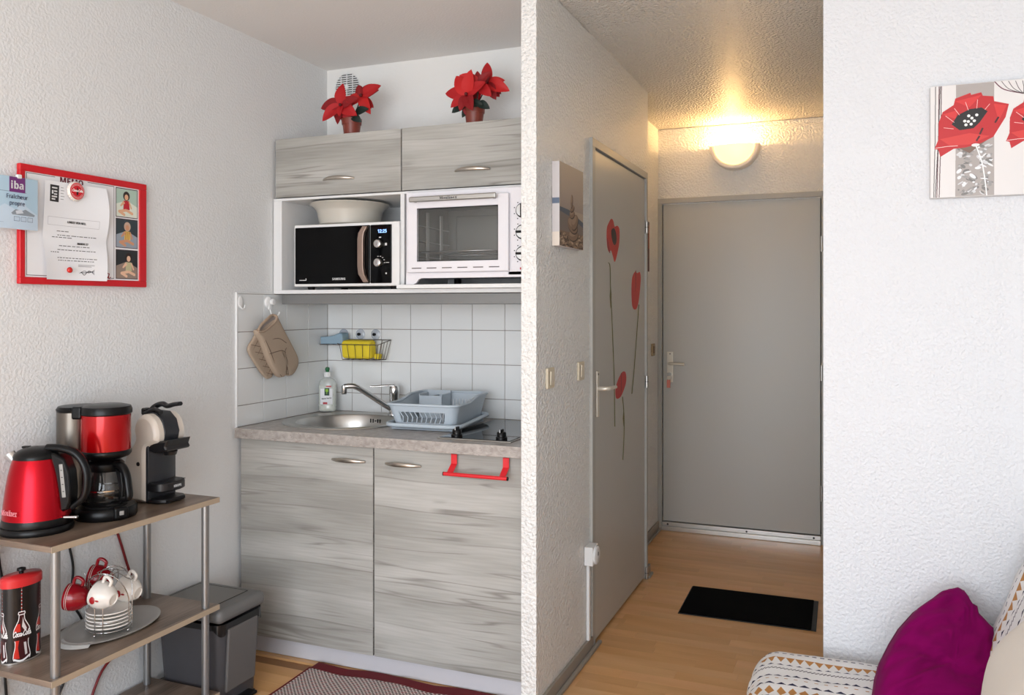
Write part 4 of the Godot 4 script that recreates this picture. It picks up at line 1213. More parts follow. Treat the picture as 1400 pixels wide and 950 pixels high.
func kettle() -> void:
	var t := thing("electric_kettle", "metallic red electric kettle with black lid and handle, at the front end of the rack", "kettle", Vector3(-2.168, 0.7445, -1.73), 0.385)
	var rm := mat("metallic_red", rgb(176, 6, 26), 0.24, 0.75)
	var bk := mat("black")
	part(t, "power_base", Mb.new().lathe([Vector2(0.0, 0.0), Vector2(0.094, 0.0), Vector2(0.0955, 0.004), Vector2(0.0955, 0.014), Vector2(0.092, 0.019), Vector2(0.0, 0.019)], 48), bk)
	part(t, "bottom_ring", Mb.new().lathe([Vector2(0.0, 0.02), Vector2(0.09, 0.02), Vector2(0.0915, 0.024), Vector2(0.088, 0.041)], 48), bk)
	part(t, "body", Mb.new().lathe([Vector2(0.088, 0.041), Vector2(0.0872, 0.05), Vector2(0.0845, 0.08), Vector2(0.0795, 0.12), Vector2(0.073, 0.16), Vector2(0.066, 0.19), Vector2(0.06, 0.208)], 56), rm)
	part(t, "lid", Mb.new().lathe([Vector2(0.0605, 0.206), Vector2(0.061, 0.212), Vector2(0.058, 0.22), Vector2(0.046, 0.23), Vector2(0.028, 0.237), Vector2(0.0, 0.24)], 40), bk)
	part(t, "lid_catch", Mb.new().box(Vector3(-0.03, 0.237, 0), Vector3(0.02, 0.006, 0.016), 0.002), bk)
	part(t, "handle_panel", Mb.new().prism(PackedVector2Array([Vector2(0.03, 0.226), Vector2(0.062, 0.222), Vector2(0.09, 0.205), Vector2(0.104, 0.17), Vector2(0.109, 0.12), Vector2(0.107, 0.085), Vector2(0.1, 0.064), Vector2(0.084, 0.056), Vector2(0.05, 0.06)]), -0.024, 0.024, 0.006), bk)
	part(t, "handle", Mb.new().tube(Pic.smooth([Vector3(0.03, 0.234, 0), Vector3(0.07, 0.233, 0), Vector3(0.112, 0.218, 0), Vector3(0.139, 0.178, 0), Vector3(0.143, 0.13, 0), Vector3(0.133, 0.092, 0), Vector3(0.1, 0.066, 0)], 6), 0.016, 14, false, 0.013, 0.72), bk)
	var win := part(t, "water_window", Mb.new().at(0.086, 0.145, 0.0245, 0, 0, 0.1).box(Vector3.ZERO, Vector3(0.011, 0.095, 0.003), 0.0014), mat("water_window", rgb(150, 150, 146), 0.2))
	for i in 4:
		part(win, "level_mark", Mb.new().box(Vector3(0.0865 - (i - 1.5) * 0.002, 0.115 + i * 0.02, 0.0262), Vector3(0.005, 0.002, 0.0005)), mat("ink"))
	part(t, "spout", Mb.new().tube([Vector3(-0.054, 0.185, 0), Vector3(-0.064, 0.2, 0), Vector3(-0.078, 0.216, 0)], 0.012, 12, false, 0.017), mat("chrome"))
	part(t, "switch", Mb.new().box(Vector3(0.106, 0.041, 0.018), Vector3(0.042, 0.009, 0.014), 0.004, 2), mat("chrome"))
	words(t, "Moulinex", 0.019, mat("print_pink", rgb(232, 150, 160), 0.4), Vector3(-0.032, 0.066, 0.0812), Vector3(-0.12, -0.38, 0), false, true, 0.7)


func coffee_maker() -> void:
	var t := thing("filter_coffee_maker", "black filter coffee maker with glossy red filter housing and glass jug, beside the kettle", "coffee maker", Vector3(-2.165, 0.7445, -1.905), 0.39)
	var bk := mat("black")
	var base := Mb.new()
	base.lathe([Vector2(0.0, 0.0), Vector2(0.084, 0.0), Vector2(0.088, 0.006), Vector2(0.088, 0.028), Vector2(0.083, 0.034), Vector2(0.0, 0.034)], 40)
	part(t, "base", base, bk, Vector3(0.052, 0, 0))
	part(t, "base_back", Mb.new().slab(Vector3(-0.09, 0.0, -0.075), Vector3(0.05, 0.0335, 0.042), 0.016, 4), bk)
	part(t, "switch_panel", Mb.new().box(Vector3.ZERO, Vector3(0.042, 0.036, 0.03), 0.008, 3), bk, Vector3(0.118, 0.022, 0.05), Vector3(0, 0.7, 0))
	part(t, "switch", Mb.new().box(Vector3.ZERO, Vector3(0.013, 0.013, 0.004), 0.002), mat("switch_grey", rgb(150, 146, 142), 0.4), Vector3(0.129, 0.024, 0.064), Vector3(0, 0.7, 0))
	part(t, "hot_plate", Mb.new().lathe([Vector2(0.06, 0.034), Vector2(0.058, 0.037), Vector2(0.0, 0.037)], 36), mat("black_matt"), Vector3(0.052, 0, 0))
	part(t, "tank", Mb.new().lathe([Vector2(0.0, 0.034), Vector2(0.062, 0.034), Vector2(0.062, 0.32), Vector2(0.0, 0.32)], 40, 0.85, 1.0), mat("tank_steel", rgb(112, 105, 97), 0.32, 0.8), Vector3(-0.05, 0, -0.022))
	part(t, "column", Mb.new().slab(Vector3(-0.052, 0.03, -0.075), Vector3(0.02, 0.325, 0.02), 0.012, 3), bk)
	part(t, "column_strip", Mb.new().slab(Vector3(-0.026, 0.16, 0.0), Vector3(-0.018, 0.31, 0.026), 0.003), mat("strip_steel", rgb(190, 190, 190), 0.25, 0.9))
	part(t, "filter_housing", Mb.new().lathe([Vector2(0.0, 0.19), Vector2(0.062, 0.192), Vector2(0.069, 0.2), Vector2(0.07, 0.206), Vector2(0.07, 0.312)], 48), mat("gloss_red", rgb(170, 8, 14), 0.16, 0.35), Vector3(0.052, 0, 0))
	part(t, "housing_rim", Mb.new().lathe([Vector2(0.05, 0.178), Vector2(0.066, 0.184), Vector2(0.072, 0.192), Vector2(0.072, 0.2), Vector2(0.0695, 0.204)], 48), bk, Vector3(0.052, 0, 0))
	part(t, "lid", Mb.new().lathe([Vector2(0.069, 0.31), Vector2(0.0735, 0.314), Vector2(0.074, 0.326), Vector2(0.07, 0.336), Vector2(0.05, 0.341), Vector2(0.0, 0.342)], 48), bk, Vector3(0.052, 0, 0))
	part(t, "tank_lid", Mb.new().lathe([Vector2(0.064, 0.318), Vector2(0.066, 0.326), Vector2(0.06, 0.334), Vector2(0.0, 0.337)], 40, 0.88, 1.0), bk, Vector3(-0.046, 0, -0.022))
	part(t, "lid_hinge", Mb.new().slab(Vector3(-0.03, 0.3, -0.02), Vector3(0.0, 0.338, 0.05), 0.006, 2), bk)
	var gl := mat("jug_glass", Color(0.1, 0.1, 0.1, 0.4), 0.03)
	gl.transparency = BaseMaterial3D.TRANSPARENCY_ALPHA
	var j := part(t, "glass_jug", Mb.new().lathe([Vector2(0.0, 0.039), Vector2(0.05, 0.039), Vector2(0.06, 0.05), Vector2(0.065, 0.075), Vector2(0.062, 0.105), Vector2(0.052, 0.132), Vector2(0.046, 0.145)], 40), gl, Vector3(0.052, 0, 0))
	part(j, "jug_collar", Mb.new().lathe([Vector2(0.048, 0.14), Vector2(0.052, 0.146), Vector2(0.052, 0.162), Vector2(0.044, 0.17), Vector2(0.0, 0.174)], 36), bk)
	part(j, "steel_band", Mb.new().lathe([Vector2(0.0645, 0.084), Vector2(0.065, 0.088)], 40), mat("chrome"))
	part(j, "jug_foot_ring", Mb.new().lathe([Vector2(0.055, 0.046), Vector2(0.0615, 0.052), Vector2(0.0625, 0.056)], 40), mat("chrome"))
	part(j, "jug_handle", Mb.new().tube(Pic.smooth([Vector3(0.035, 0.16, 0.02), Vector3(0.062, 0.16, 0.034), Vector3(0.082, 0.135, 0.046), Vector3(0.09, 0.1, 0.051), Vector3(0.093, 0.068, 0.053), Vector3(0.07, 0.06, 0.044)], 5), 0.014, 12, false, 0.011, 0.75), bk)
	part(j, "handle_web", Mb.new().at(0, 0, 0, 0, -0.5, 0).prism(PackedVector2Array([Vector2(0.05, 0.15), Vector2(0.075, 0.14), Vector2(0.083, 0.1), Vector2(0.08, 0.06), Vector2(0.062, 0.055), Vector2(0.066, 0.09)]), -0.006, 0.006, 0.002), bk)


func capsule_machine() -> void:
	var t := thing("capsule_coffee_machine", "white capsule coffee machine with black front and raised lever, last on the rack", "coffee machine", Vector3(-2.125, 0.7445, -2.152))
	var sh := mat("machine_shell", rgb(222, 212, 200), 0.3)
	var bk := mat("machine_black", rgb(26, 25, 27), 0.32)
	var gy := mat("machine_slate", rgb(40, 42, 47), 0.4)
	var pr := PackedVector2Array()
	for p in Pic.smooth([Vector2(0.0, 0.002), Vector2(0.0, 0.1), Vector2(0.0, 0.168), Vector2(0.012, 0.186), Vector2(0.035, 0.196), Vector2(0.046, 0.205), Vector2(0.048, 0.232), Vector2(0.036, 0.266), Vector2(0.012, 0.286), Vector2(-0.016, 0.288), Vector2(-0.043, 0.27), Vector2(-0.055, 0.24), Vector2(-0.05, 0.21), Vector2(-0.062, 0.186), Vector2(-0.085, 0.16), Vector2(-0.1, 0.12), Vector2(-0.105, 0.06), Vector2(-0.105, 0.002)], 4):
		pr.append(p)
	part(t, "shell", Mb.new().prism(pr, -0.068, 0.068, 0.014), sh)
	part(t, "shell_button", Mb.new().lathe([Vector2(0.007, 0.0), Vector2(0.0065, 0.0015), Vector2(0.0, 0.0018)], 18), bk, Vector3(-0.028, 0.128, 0.068), Vector3(PI * 0.5, 0, 0))
	part(t, "front_panel", Mb.new().sheet(16, 12, func(u: float, v: float) -> Vector3:
		var a := u * 2.0 - 1.0
		return Vector3(0.006 + 0.014 * (1.0 - a * a), 0.045 + v * 0.14, a * 0.058 * (0.92 + 0.08 * sin(PI * v))), Vector3(1, 0, 0), true).box(Vector3(0.001, 0.095, 0), Vector3(0.012, 0.186, 0.12), 0.003), gy)
	part(t, "head_band", Mb.new().prism(PackedVector2Array([Vector2(0.046, 0.2), Vector2(0.053, 0.23), Vector2(0.041, 0.268), Vector2(0.014, 0.292), Vector2(-0.018, 0.294), Vector2(-0.05, 0.274), Vector2(-0.04, 0.262), Vector2(0.0, 0.27), Vector2(0.03, 0.24), Vector2(0.03, 0.2)]), -0.03, 0.034, 0.002), gy)
	part(t, "nozzle_housing", Mb.new().prism(PackedVector2Array([Vector2(0.0, 0.168), Vector2(0.03, 0.163), Vector2(0.075, 0.172), Vector2(0.08, 0.178), Vector2(0.074, 0.188), Vector2(0.082, 0.208), Vector2(0.06, 0.205), Vector2(0.02, 0.2), Vector2(0.004, 0.192)]), -0.052, 0.056, 0.006), bk)
	part(t, "spout_ring", Mb.new().lathe([Vector2(0.0, 0.152), Vector2(0.02, 0.153), Vector2(0.024, 0.166)], 20), bk, Vector3(0.04, 0, 0))
	part(t, "lever", Mb.new().tube(Pic.smooth([Vector3(-0.045, 0.283, 0.0), Vector3(-0.028, 0.305, 0.0), Vector3(0.005, 0.318, 0.0), Vector3(0.03, 0.312, 0.0), Vector3(0.055, 0.318, 0.0), Vector3(0.084, 0.322, 0.0)], 5), 0.014, 10, false, 0.01, 0.7), bk)
	part(t, "lever_pivot", Mb.new().box(Vector3(-0.052, 0.292, 0.012), Vector3(0.02, 0.024, 0.026), 0.006, 2), bk)
	part(t, "lever_arm", Mb.new().tube([Vector3(-0.035, 0.288, 0.03), Vector3(0.0, 0.303, 0.025), Vector3(0.028, 0.293, 0.025)], 0.008, 8), bk)
	var tr := part(t, "drip_tray", Mb.new().prism(PackedVector2Array([Vector2(0.002, -0.06), Vector2(0.04, -0.06), Vector2(0.06, -0.045), Vector2(0.068, -0.02), Vector2(0.068, 0.02), Vector2(0.06, 0.045), Vector2(0.04, 0.06), Vector2(0.002, 0.06)]), 0.0, 0.03, 0.004), bk, Vector3(0, 0.068, 0), Vector3(PI * 0.5, 0, 0))
	part(tr, "tray_grid", Mb.new().slab(Vector3(0.006, -0.05, -0.0006), Vector3(0.058, 0.05, 0.001)), gy)
	words(t, "KRUPS", 0.011, mat("print_white", rgb(214, 214, 214), 0.6), Vector3(0.0684, 0.053, -0.004), Vector3(0, PI * 0.5, 0), true)
	part(t, "foot_plate", Mb.new().prism(PackedVector2Array([Vector2(0.0, -0.06), Vector2(0.045, -0.058), Vector2(0.066, -0.04), Vector2(0.07, 0.0), Vector2(0.064, 0.042), Vector2(0.045, 0.058), Vector2(0.0, 0.06)]), 0.0, 0.013, 0.003), bk, Vector3(0, 0.0155, 0), Vector3(PI * 0.5, 0, 0))
	part(t, "foot", Mb.new().box(Vector3(0.06, 0.0015, 0.03), Vector3(0.01, 0.003, 0.01)), gy)


func straw_tin() -> void:
	var p := Pic.new(1000, 440, rgb(14, 11, 13))
	var wh := rgb(232, 230, 230)
	for k in 5:
		var cx := k * 200.0 + 100.0
		# a contour bottle: outline, dark drink, red side, white shine
		var half := [[150, 24], [160, 27], [166, 21], [194, 25], [216, 40], [246, 62], [272, 68], [298, 62], [320, 53], [350, 55], [382, 66], [408, 70], [420, 64]]
		var l := []
		var r := []
		for e in half:
			l.append(Vector2(cx - e[1], e[0])); r.append(Vector2(cx + e[1], e[0]))
		var rr := r.duplicate()
		rr.reverse()
		p.poly(l + rr, rgb(58, 14, 20))
		p.poly([l[4], l[5], l[6], l[7], l[8], l[9], l[10], l[11], Vector2(cx - 16, 414), Vector2(cx - 30, 350), Vector2(cx - 8, 262), Vector2(cx - 12, 216)], rgb(196, 44, 34))
		p.poly([Vector2(cx + 10, 180), Vector2(cx + 18, 212), Vector2(cx + 42, 250), Vector2(cx + 28, 264), Vector2(cx + 2, 234)], rgb(214, 208, 208))
		p.poly([Vector2(cx + 16, 326), Vector2(cx + 36, 326), Vector2(cx + 46, 396), Vector2(cx + 28, 400)], rgb(206, 200, 200))
		p.curve(l, 6.0, wh)
		p.curve(r, 6.0, wh)
		p.line([l[0], r[0]], 5.0, wh)
		p.line([l[2], r[2]], 5.0, wh)
		p.curve([Vector2(cx - 64, 414), Vector2(cx, 428), Vector2(cx + 64, 408)], 11.0, wh)
		for i in 15:
			p.rect(cx - 4, 4 + i * 10, 7, 6, rgb(216, 60, 60) if i % 2 else wh)
		p.rect(cx - 66, 262, 132, 48, rgb(40, 10, 14))
		p.script("Coca-Cola", Vector2(cx - 72, 258), 29.5, 6.0, wh)
	var m := mat("tin_print", Color.WHITE, 0.3)
	m.albedo_texture = p.tex()
	var t := thing("straw_dispenser_tin", "tall black oval tin printed with white-outlined cola bottles, under a red lid", "tin", Vector3(-2.192, 0.3855, -1.7))
	var b := Mb.new()
	b.uvo = Vector2(-0.028, 0)
	b.sheet(48, 4, func(u: float, v: float) -> Vector3: return Vector3(cos(TAU * u) * 0.036, 0.216 * (1.0 - v) + 0.001, -sin(TAU * u) * 0.055), Vector3(0, 0.1, 0), false, 1.0, 1.0, true)
	part(t, "body", b, m)
	part(t, "bottom_rim", Mb.new().lathe([Vector2(0.0, 0.0), Vector2(1.02, 0.0), Vector2(1.02, 0.004), Vector2(1.0, 0.005)], 48, 0.036, 0.055), mat("tin_steel", rgb(190, 186, 182), 0.3, 0.9))
	var lid := part(t, "lid", Mb.new().lathe([Vector2(1.0, 0.212), Vector2(1.08, 0.213), Vector2(1.08, 0.232), Vector2(1.03, 0.238), Vector2(0.0, 0.241)], 48, 0.036, 0.055), mat("lid_red", rgb(206, 40, 44), 0.3))
	part(lid, "knob", Mb.new().lathe([Vector2(0.006, 0.24), Vector2(0.006, 0.246), Vector2(0.012, 0.25), Vector2(0.011, 0.256), Vector2(0.0, 0.259)], 20), mat("black"))


func cups() -> void:
	var steel := mat("tray_steel", rgb(186, 184, 180), 0.4, 0.3)
	var tray := thing("serving_tray", "oval matt silver serving tray with raised rim lying on the lower board of the rack", "tray", Vector3(-2.142, 0.3855, -1.966), 0.06)
	part(tray, "plate", Mb.new().lathe([Vector2(0.0, 0.002), Vector2(0.8, 0.002), Vector2(0.83, 0.006), Vector2(0.97, 0.012), Vector2(1.0, 0.0115), Vector2(0.99, 0.009), Vector2(0.84, 0.001), Vector2(0.0, 0.0)], 64, 0.116, 0.172), steel)
	part(tray, "grip", Mb.new().sheet(14, 5, func(u: float, v: float) -> Vector3: return Vector3(lerpf(-0.045, 0.06, u), 0.012 - 0.011 * v * v, 0.157 - 0.05 * pow(u - 0.45, 2.0) * 2.0 + v * 0.022), Vector3.UP, true), steel)
	var t := thing("cup_rack", "arched chrome wire rack for cups and saucers, standing on the oval tray", "cup rack", Vector3(-2.128, 0.3885, -1.945), 0.4)
	var ch := mat("chrome")
	for s in [-1, 1]:
		for z in [-0.012, 0.012]:
			var a := []
			for i in 15:
				var u := PI * i / 14.0
				a.append(Vector3(-cos(u) * 0.066, 0.1 + sin(u) * 0.085, z * 2.4 * s * sin(u) + z))
			part(t, "arch_wire", Mb.new().tube([Vector3(-0.066, 0.004, z)] + a + [Vector3(0.066, 0.004, z)], 0.0017, 6), ch, Vector3.ZERO, Vector3(0, 0.0 if s > 0 else PI * 0.5, 0))
	part(t, "base_ring", Mb.new().tube(ring(0.062, 36, Vector3(0, 0.012, 0)), 0.0018, 6, true).tube(ring(0.067, 36, Vector3(0, 0.042, 0)), 0.0014, 6, true), ch)
	part(t, "top_ring", Mb.new().tube(ring(0.03, 24, Vector3(0, 0.178, 0)), 0.0016, 6, true), ch)
	for i in 4:
		var a := PI * 0.5 * i + 0.2
		part(t, "foot", Mb.new().ball(Vector3(cos(a) * 0.066, 0.0045, sin(a) * 0.066), Vector3.ONE * 0.0045, 10, 8), ch)
		part(t, "cup_hook", Mb.new().tube(Pic.smooth([Vector3(cos(a) * 0.03, 0.178, sin(a) * 0.03), Vector3(cos(a) * 0.06, 0.164, sin(a) * 0.06), Vector3(cos(a) * 0.078, 0.16, sin(a) * 0.078), Vector3(cos(a) * 0.084, 0.17, sin(a) * 0.084)], 4), 0.0015, 6), ch)
	var wh := mat("china_white", rgb(238, 232, 224), 0.2)
	var rd := mat("china_red", rgb(140, 16, 28), 0.2)
	var names := ["lowest white saucer of the stack in the cup rack, resting on the wire ring", "second white saucer from the bottom of the stack in the cup rack", "third white saucer up, in the middle of the cup rack stack", "second white saucer from the top of the stack in the cup rack", "topmost white saucer of the stack, just under the hanging cups"]
	for i in 5:
		solo("saucer", Mb.new().lathe([Vector2(0.0, 0.0), Vector2(0.034, 0.0), Vector2(0.05, 0.003), Vector2(0.0625, 0.006), Vector2(0.0645, 0.008), Vector2(0.063, 0.0105), Vector2(0.05, 0.0075), Vector2(0.0, 0.004)], 40), wh, names[i], "saucer", Vector3(-2.128, 0.403 + i * 0.0108, -1.945), Vector3.ZERO, "saucers in the cup rack")
	var prof := [Vector2(0.0, 0.003), Vector2(0.015, 0.003), Vector2(0.017, 0.0), Vector2(0.02, 0.001), Vector2(0.022, 0.004), Vector2(0.033, 0.018), Vector2(0.039, 0.034), Vector2(0.0405, 0.05), Vector2(0.039, 0.062), Vector2(0.037, 0.062), Vector2(0.0375, 0.045), Vector2(0.03, 0.02), Vector2(0.0, 0.01)]
	var spots := [
		[Vector3(-2.16, 0.511, -1.86), 0, "dark red espresso cup hanging at the near left of the cup rack"],
		[Vector3(-2.082, 0.515, -1.889), 1, "white espresso cup with a red motif hanging at the front of the cup rack"],
		[Vector3(-2.18, 0.536, -1.962), 0, "dark red espresso cup half hidden behind the arch of the cup rack"],
		[Vector3(-2.118, 0.49, -2.018), 1, "white espresso cup hanging at the far right of the cup rack, foot ring showing"]]
	for s in spots:
		var c := thing("espresso_cup", s[2], "cup", s[0], 0.0, "espresso cups on the cup rack")
		# y of the cup runs from foot to rim: foot turned to the right and towards the room, rim to the left
		var ax := Vector3(-0.93, 0.22, 0.1).normalized() if s[1] == 1 else Vector3(-0.95, 0.1, 0.45).normalized()
		var up := (Vector3.UP - ax * ax.y).normalized()
		c.basis = Basis(up, ax, up.cross(ax))
		var m := wh if s[1] == 1 else rd
		part(c, "body", Mb.new().lathe(prof, 36), m, Vector3(0, -0.032, 0))
		part(c, "handle", Mb.new().tube(Pic.smooth([Vector3(0.036, -0.01, 0), Vector3(0.05, -0.012, 0), Vector3(0.059, 0.0, 0), Vector3(0.057, 0.012, 0), Vector3(0.038, 0.016, 0)], 5), 0.006, 10, false, -1.0, 0.8), m)
		if s[1] == 1:
			var sd := 1.0
			part(c, "motif", Mb.new().ball(Vector3(-0.004, 0.012, sd * 0.038), Vector3(0.012, 0.01, 0.004), 14, 8).ball(Vector3(-0.002, -0.002, sd * 0.0365), Vector3(0.003, 0.008, 0.003), 8, 6), mat("motif_red", rgb(176, 36, 40), 0.3))
		else:
			part(c, "stripe", Mb.new().tube(ring(0.0407, 40, Vector3(0, 0.017, 0)), 0.0007, 4, true).tube(ring(0.0403, 40, Vector3(0, 0.022, 0)), 0.0007, 4, true), wh)


func cables() -> void:
	var x := XL + 0.006
	var bl := mat("cable_black", rgb(20, 20, 21), 0.5)
	var rd := mat("cable_red", rgb(120, 22, 26), 0.5)
	solo("power_cable", Mb.new().tube(Pic.smooth([Vector3(-2.262, 0.751, -1.985), Vector3(-2.281, 0.75, -1.95), Vector3(x, 0.7, -1.935), Vector3(x, 0.64, -1.935), Vector3(x, 0.56, -1.95), Vector3(x, 0.46, -1.945), Vector3(x, 0.36, -1.99), Vector3(x, 0.27, -1.95), Vector3(x, 0.12, -1.86)], 5), 0.0038, 8), bl, "black power cable hanging down the wall behind the oval tray", "cable")
	solo("power_cable", Mb.new().tube(Pic.smooth([Vector3(-2.27, 0.752, -1.69), Vector3(-2.282, 0.75, -1.692), Vector3(x, 0.66, -1.70), Vector3(x, 0.56, -1.715), Vector3(x, 0.45, -1.722), Vector3(x, 0.3, -1.72), Vector3(x, 0.1, -1.74)], 5), 0.0038, 8), bl, "black power cable hanging down the wall beside the black tin", "cable")
	solo("red_power_cable", Mb.new().tube(Pic.smooth([Vector3(-2.265, 0.752, -2.085), Vector3(-2.281, 0.75, -2.088), Vector3(x, 0.68, -2.105), Vector3(x, 0.58, -2.14), Vector3(x, 0.48, -2.175), Vector3(x, 0.36, -2.225), Vector3(x, 0.28, -2.2), Vector3(x, 0.24, -2.15), Vector3(x, 0.19, -2.06), Vector3(x, 0.08, -2.0)], 5), 0.0042, 8), rd, "dark red power cable looping down the wall behind the rack posts", "cable")


func waste_bin() -> void:
	var t := thing("pedal_bin", "dark grey pedal bin with flat lid, between the rack and the kitchen cabinets", "bin", Vector3(-2.127, 0.001, -2.385))
	var bm := mat("bin_body", rgb(70, 69, 72), 0.42)
	var lm := mat("bin_lid", rgb(104, 103, 102), 0.45)
	var body := Mb.new()
	var lo := rrect(0.125, 0.098, 0.03)
	var hi := rrect(0.142, 0.115, 0.035)
	var k := lo.size()
	body.sheet(k, 6, func(u: float, v: float) -> Vector3:
		var i := int(round(u * k)) % k
		return lo[i].lerp(hi[i], v) + Vector3(0, 0.3 * v, 0), Vector3(0, 0.15, 0), false, 1, 1, true)
	part(t, "body", body, bm)
	part(t, "bottom", Mb.new().slab(Vector3(-0.12, 0.0, -0.094), Vector3(0.12, 0.004, 0.094)), bm)
	part(t, "front_panel", Mb.new().at(0.137, 0.15, 0, 0, 0, -0.055).box(Vector3(0, 0.02, 0), Vector3(0.012, 0.22, 0.15), 0.005, 2), mat("bin_front", rgb(98, 95, 93), 0.45))
	part(t, "pedal", Mb.new().slab(Vector3(0.12, 0.012, -0.055), Vector3(0.165, 0.024, 0.055), 0.005, 2), mat("black"))
	var bag := Mb.new()
	bag.sheet(k * 4, 3, func(u: float, v: float) -> Vector3:
		var f := u * k
		var i := int(floor(f)) % k
		var p: Vector3 = hi[i].lerp(hi[(i + 1) % k], f - floor(f))
		return p * (1.025 + 0.014 * sin(u * 61.0) * v) + Vector3(0, 0.302 - v * (0.03 + 0.012 * sin(u * 23.0)), 0), Vector3(0, 0.28, 0), false, 1, 1, true)
	part(t, "bin_bag", bag, mat("bag_black", rgb(12, 12, 13), 0.3), Vector3.ZERO, Vector3.ZERO, "black bag edge under the lid")
	var lid := part(t, "lid", Mb.new().box(Vector3(0.0, 0.331, 0), Vector3(0.304, 0.05, 0.244), 0.022, 4), lm)
	part(lid, "lid_panel", Mb.new().box(Vector3(-0.014, 0.3545, 0), Vector3(0.215, 0.006, 0.17), 0.002), mat("bin_panel", rgb(112, 110, 106), 0.4))
	part(lid, "panel_groove", Mb.new().tube([Vector3(-0.122, 0.3562, -0.086), Vector3(0.094, 0.3562, -0.086), Vector3(0.094, 0.3562, 0.086), Vector3(-0.122, 0.3562, 0.086)], 0.0016, 5, true), mat("black_matt"))


func memo_board() -> void:
	var turn := PI * 0.5
	var at := Vector3(XL + 0.003, 1.628, -1.997)
	var t := thing("memo_board", "white metal memo board in a red frame with three small printed pictures", "memo board", at, turn)
	var rm := mat("frame_red", rgb(204, 22, 34), 0.28)
	part(t, "frame", Mb.new().slab(Vector3(-0.24, -0.178, 0), Vector3(0.24, -0.1565, 0.016), 0.003).slab(Vector3(-0.24, 0.1565, 0), Vector3(0.24, 0.178, 0.016), 0.003).slab(Vector3(-0.24, -0.158, 0), Vector3(-0.222, 0.158, 0.0157), 0.003).slab(Vector3(0.208, -0.158, 0), Vector3(0.24, 0.158, 0.0157), 0.003), rm)
	var W := 1000
	var H := 728
	var p := Pic.new(W, H, rgb(236, 236, 238))
	var dk := rgb(64, 40, 44)
	var sx := W / 0.43
	var X := func(lx: float) -> float: return (lx + 0.222) * sx
	var Y := func(ly: float) -> float: return (0.1565 - ly) * sx
	# thin double rules
	for e in [[-0.2155, 0.153, -0.12, 0.153], [0.0, 0.153, 0.104, 0.153], [-0.2155, 0.153, -0.2155, -0.151], [-0.2155, -0.151, 0.104, -0.151], [0.104, 0.153, 0.104, -0.151]]:
		p.line([Vector2(X.call(e[0]), Y.call(e[1])), Vector2(X.call(e[2]), Y.call(e[3]))], 4.0, dk)
	# three generic holiday pictures: someone seated by the water
	var skin := [rgb(226, 176, 140), rgb(206, 150, 116), rgb(232, 190, 160)]
	var bg := [rgb(176, 200, 186), rgb(52, 64, 70), rgb(40, 44, 46)]
	var bg2 := [rgb(226, 230, 216), rgb(150, 160, 172), rgb(150, 132, 120)]
	var top := [rgb(190, 28, 44), rgb(222, 186, 96), rgb(196, 190, 150)]
	for k in 3:
		var y0: float = [0.153, 0.0505, -0.0535][k]
		var x0: float = X.call(0.111)
		var yy: float = Y.call(y0)
		var w := 0.093 * sx
		var h := 0.0985 * sx
		p.rect(x0, yy, w, h, dk)
		p.rect(x0 + 6, yy + 6, w - 12, h - 12, bg[k])
		p.poly([Vector2(x0 + 6, yy + h * 0.55), Vector2(x0 + w * 0.5, yy + h * 0.4), Vector2(x0 + w - 6, yy + h * 0.6), Vector2(x0 + w - 6, yy + h - 6), Vector2(x0 + 6, yy + h - 6)], bg2[k])
		var cx: float = x0 + w * [0.48, 0.52, 0.58][k]
		p.oval(cx, yy + h * 0.26, w * 0.15, h * 0.16, rgb(44, 28, 24) if k != 1 else rgb(198, 170, 150))
		p.oval(cx, yy + h * 0.3, w * 0.085, h * 0.1, skin[k])
		p.poly([Vector2(cx - w * 0.12, yy + h * 0.42), Vector2(cx + w * 0.12, yy + h * 0.42), Vector2(cx + w * 0.15, yy + h * 0.72), Vector2(cx - w * 0.14, yy + h * 0.72)], top[k])
		p.line([Vector2(cx - w * 0.12, yy + h * 0.44), Vector2(cx - w * 0.25, yy + h * 0.6), Vector2(cx - w * 0.1, yy + h * 0.5)], w * 0.06, skin[k])
		p.line([Vector2(cx + w * 0.12, yy + h * 0.44), Vector2(cx + w * 0.22, yy + h * 0.66)], w * 0.06, skin[k])
		p.line([Vector2(cx, yy + h * 0.74), Vector2(cx - w * 0.32, yy + h * 0.8), Vector2(cx - w * 0.1, yy + h * 0.9)], w * 0.1, skin[k])
		p.line([Vector2(cx, yy + h * 0.74), Vector2(cx + w * 0.26, yy + h * 0.84)], w * 0.1, skin[k])
		if k == 1:
			for i in 3:
				p.line([Vector2(cx - w * 0.06 + i * w * 0.07, yy + h * 0.43), Vector2(cx - w * 0.08 + i * w * 0.07, yy + h * 0.7)], 4.0, rgb(150, 60, 40))
	p.script("Coca-Cola", Vector2(X.call(-0.068), Y.call(-0.122)), 0.031 * sx, 7.0, rgb(150, 34, 46))
	var pm := mat("memo_print", Color.WHITE, 0.3)
	pm.albedo_texture = p.tex()
	part(t, "printed_panel", Mb.new().sheet(1, 1, func(u: float, v: float) -> Vector3: return Vector3(lerpf(-0.222, 0.208, u), lerpf(0.1565, -0.1565, v), 0.0115), Vector3(0, 0, 1), true).slab(Vector3(-0.222, -0.157, 0.001), Vector3(0.208, 0.157, 0.011)), pm)
	words(t, "MEMO", 0.027, mat("memo_letter", rgb(96, 26, 44), 0.5), Vector3(-0.06, 0.1455, 0.0125), Vector3.ZERO, true, false, 1.05)
	# the letter
	var lp := Pic.new(420, 540, rgb(238, 239, 242))
	lp.rect(38, 22, 62, 92, rgb(46, 44, 46))
	for e in [[50, 34, 38, 8], [50, 52, 12, 20], [66, 52, 22, 8], [66, 68, 22, 8], [50, 82, 38, 8], [50, 96, 26, 8]]:
		lp.rect(e[0], e[1], e[2], e[3], rgb(226, 226, 226))
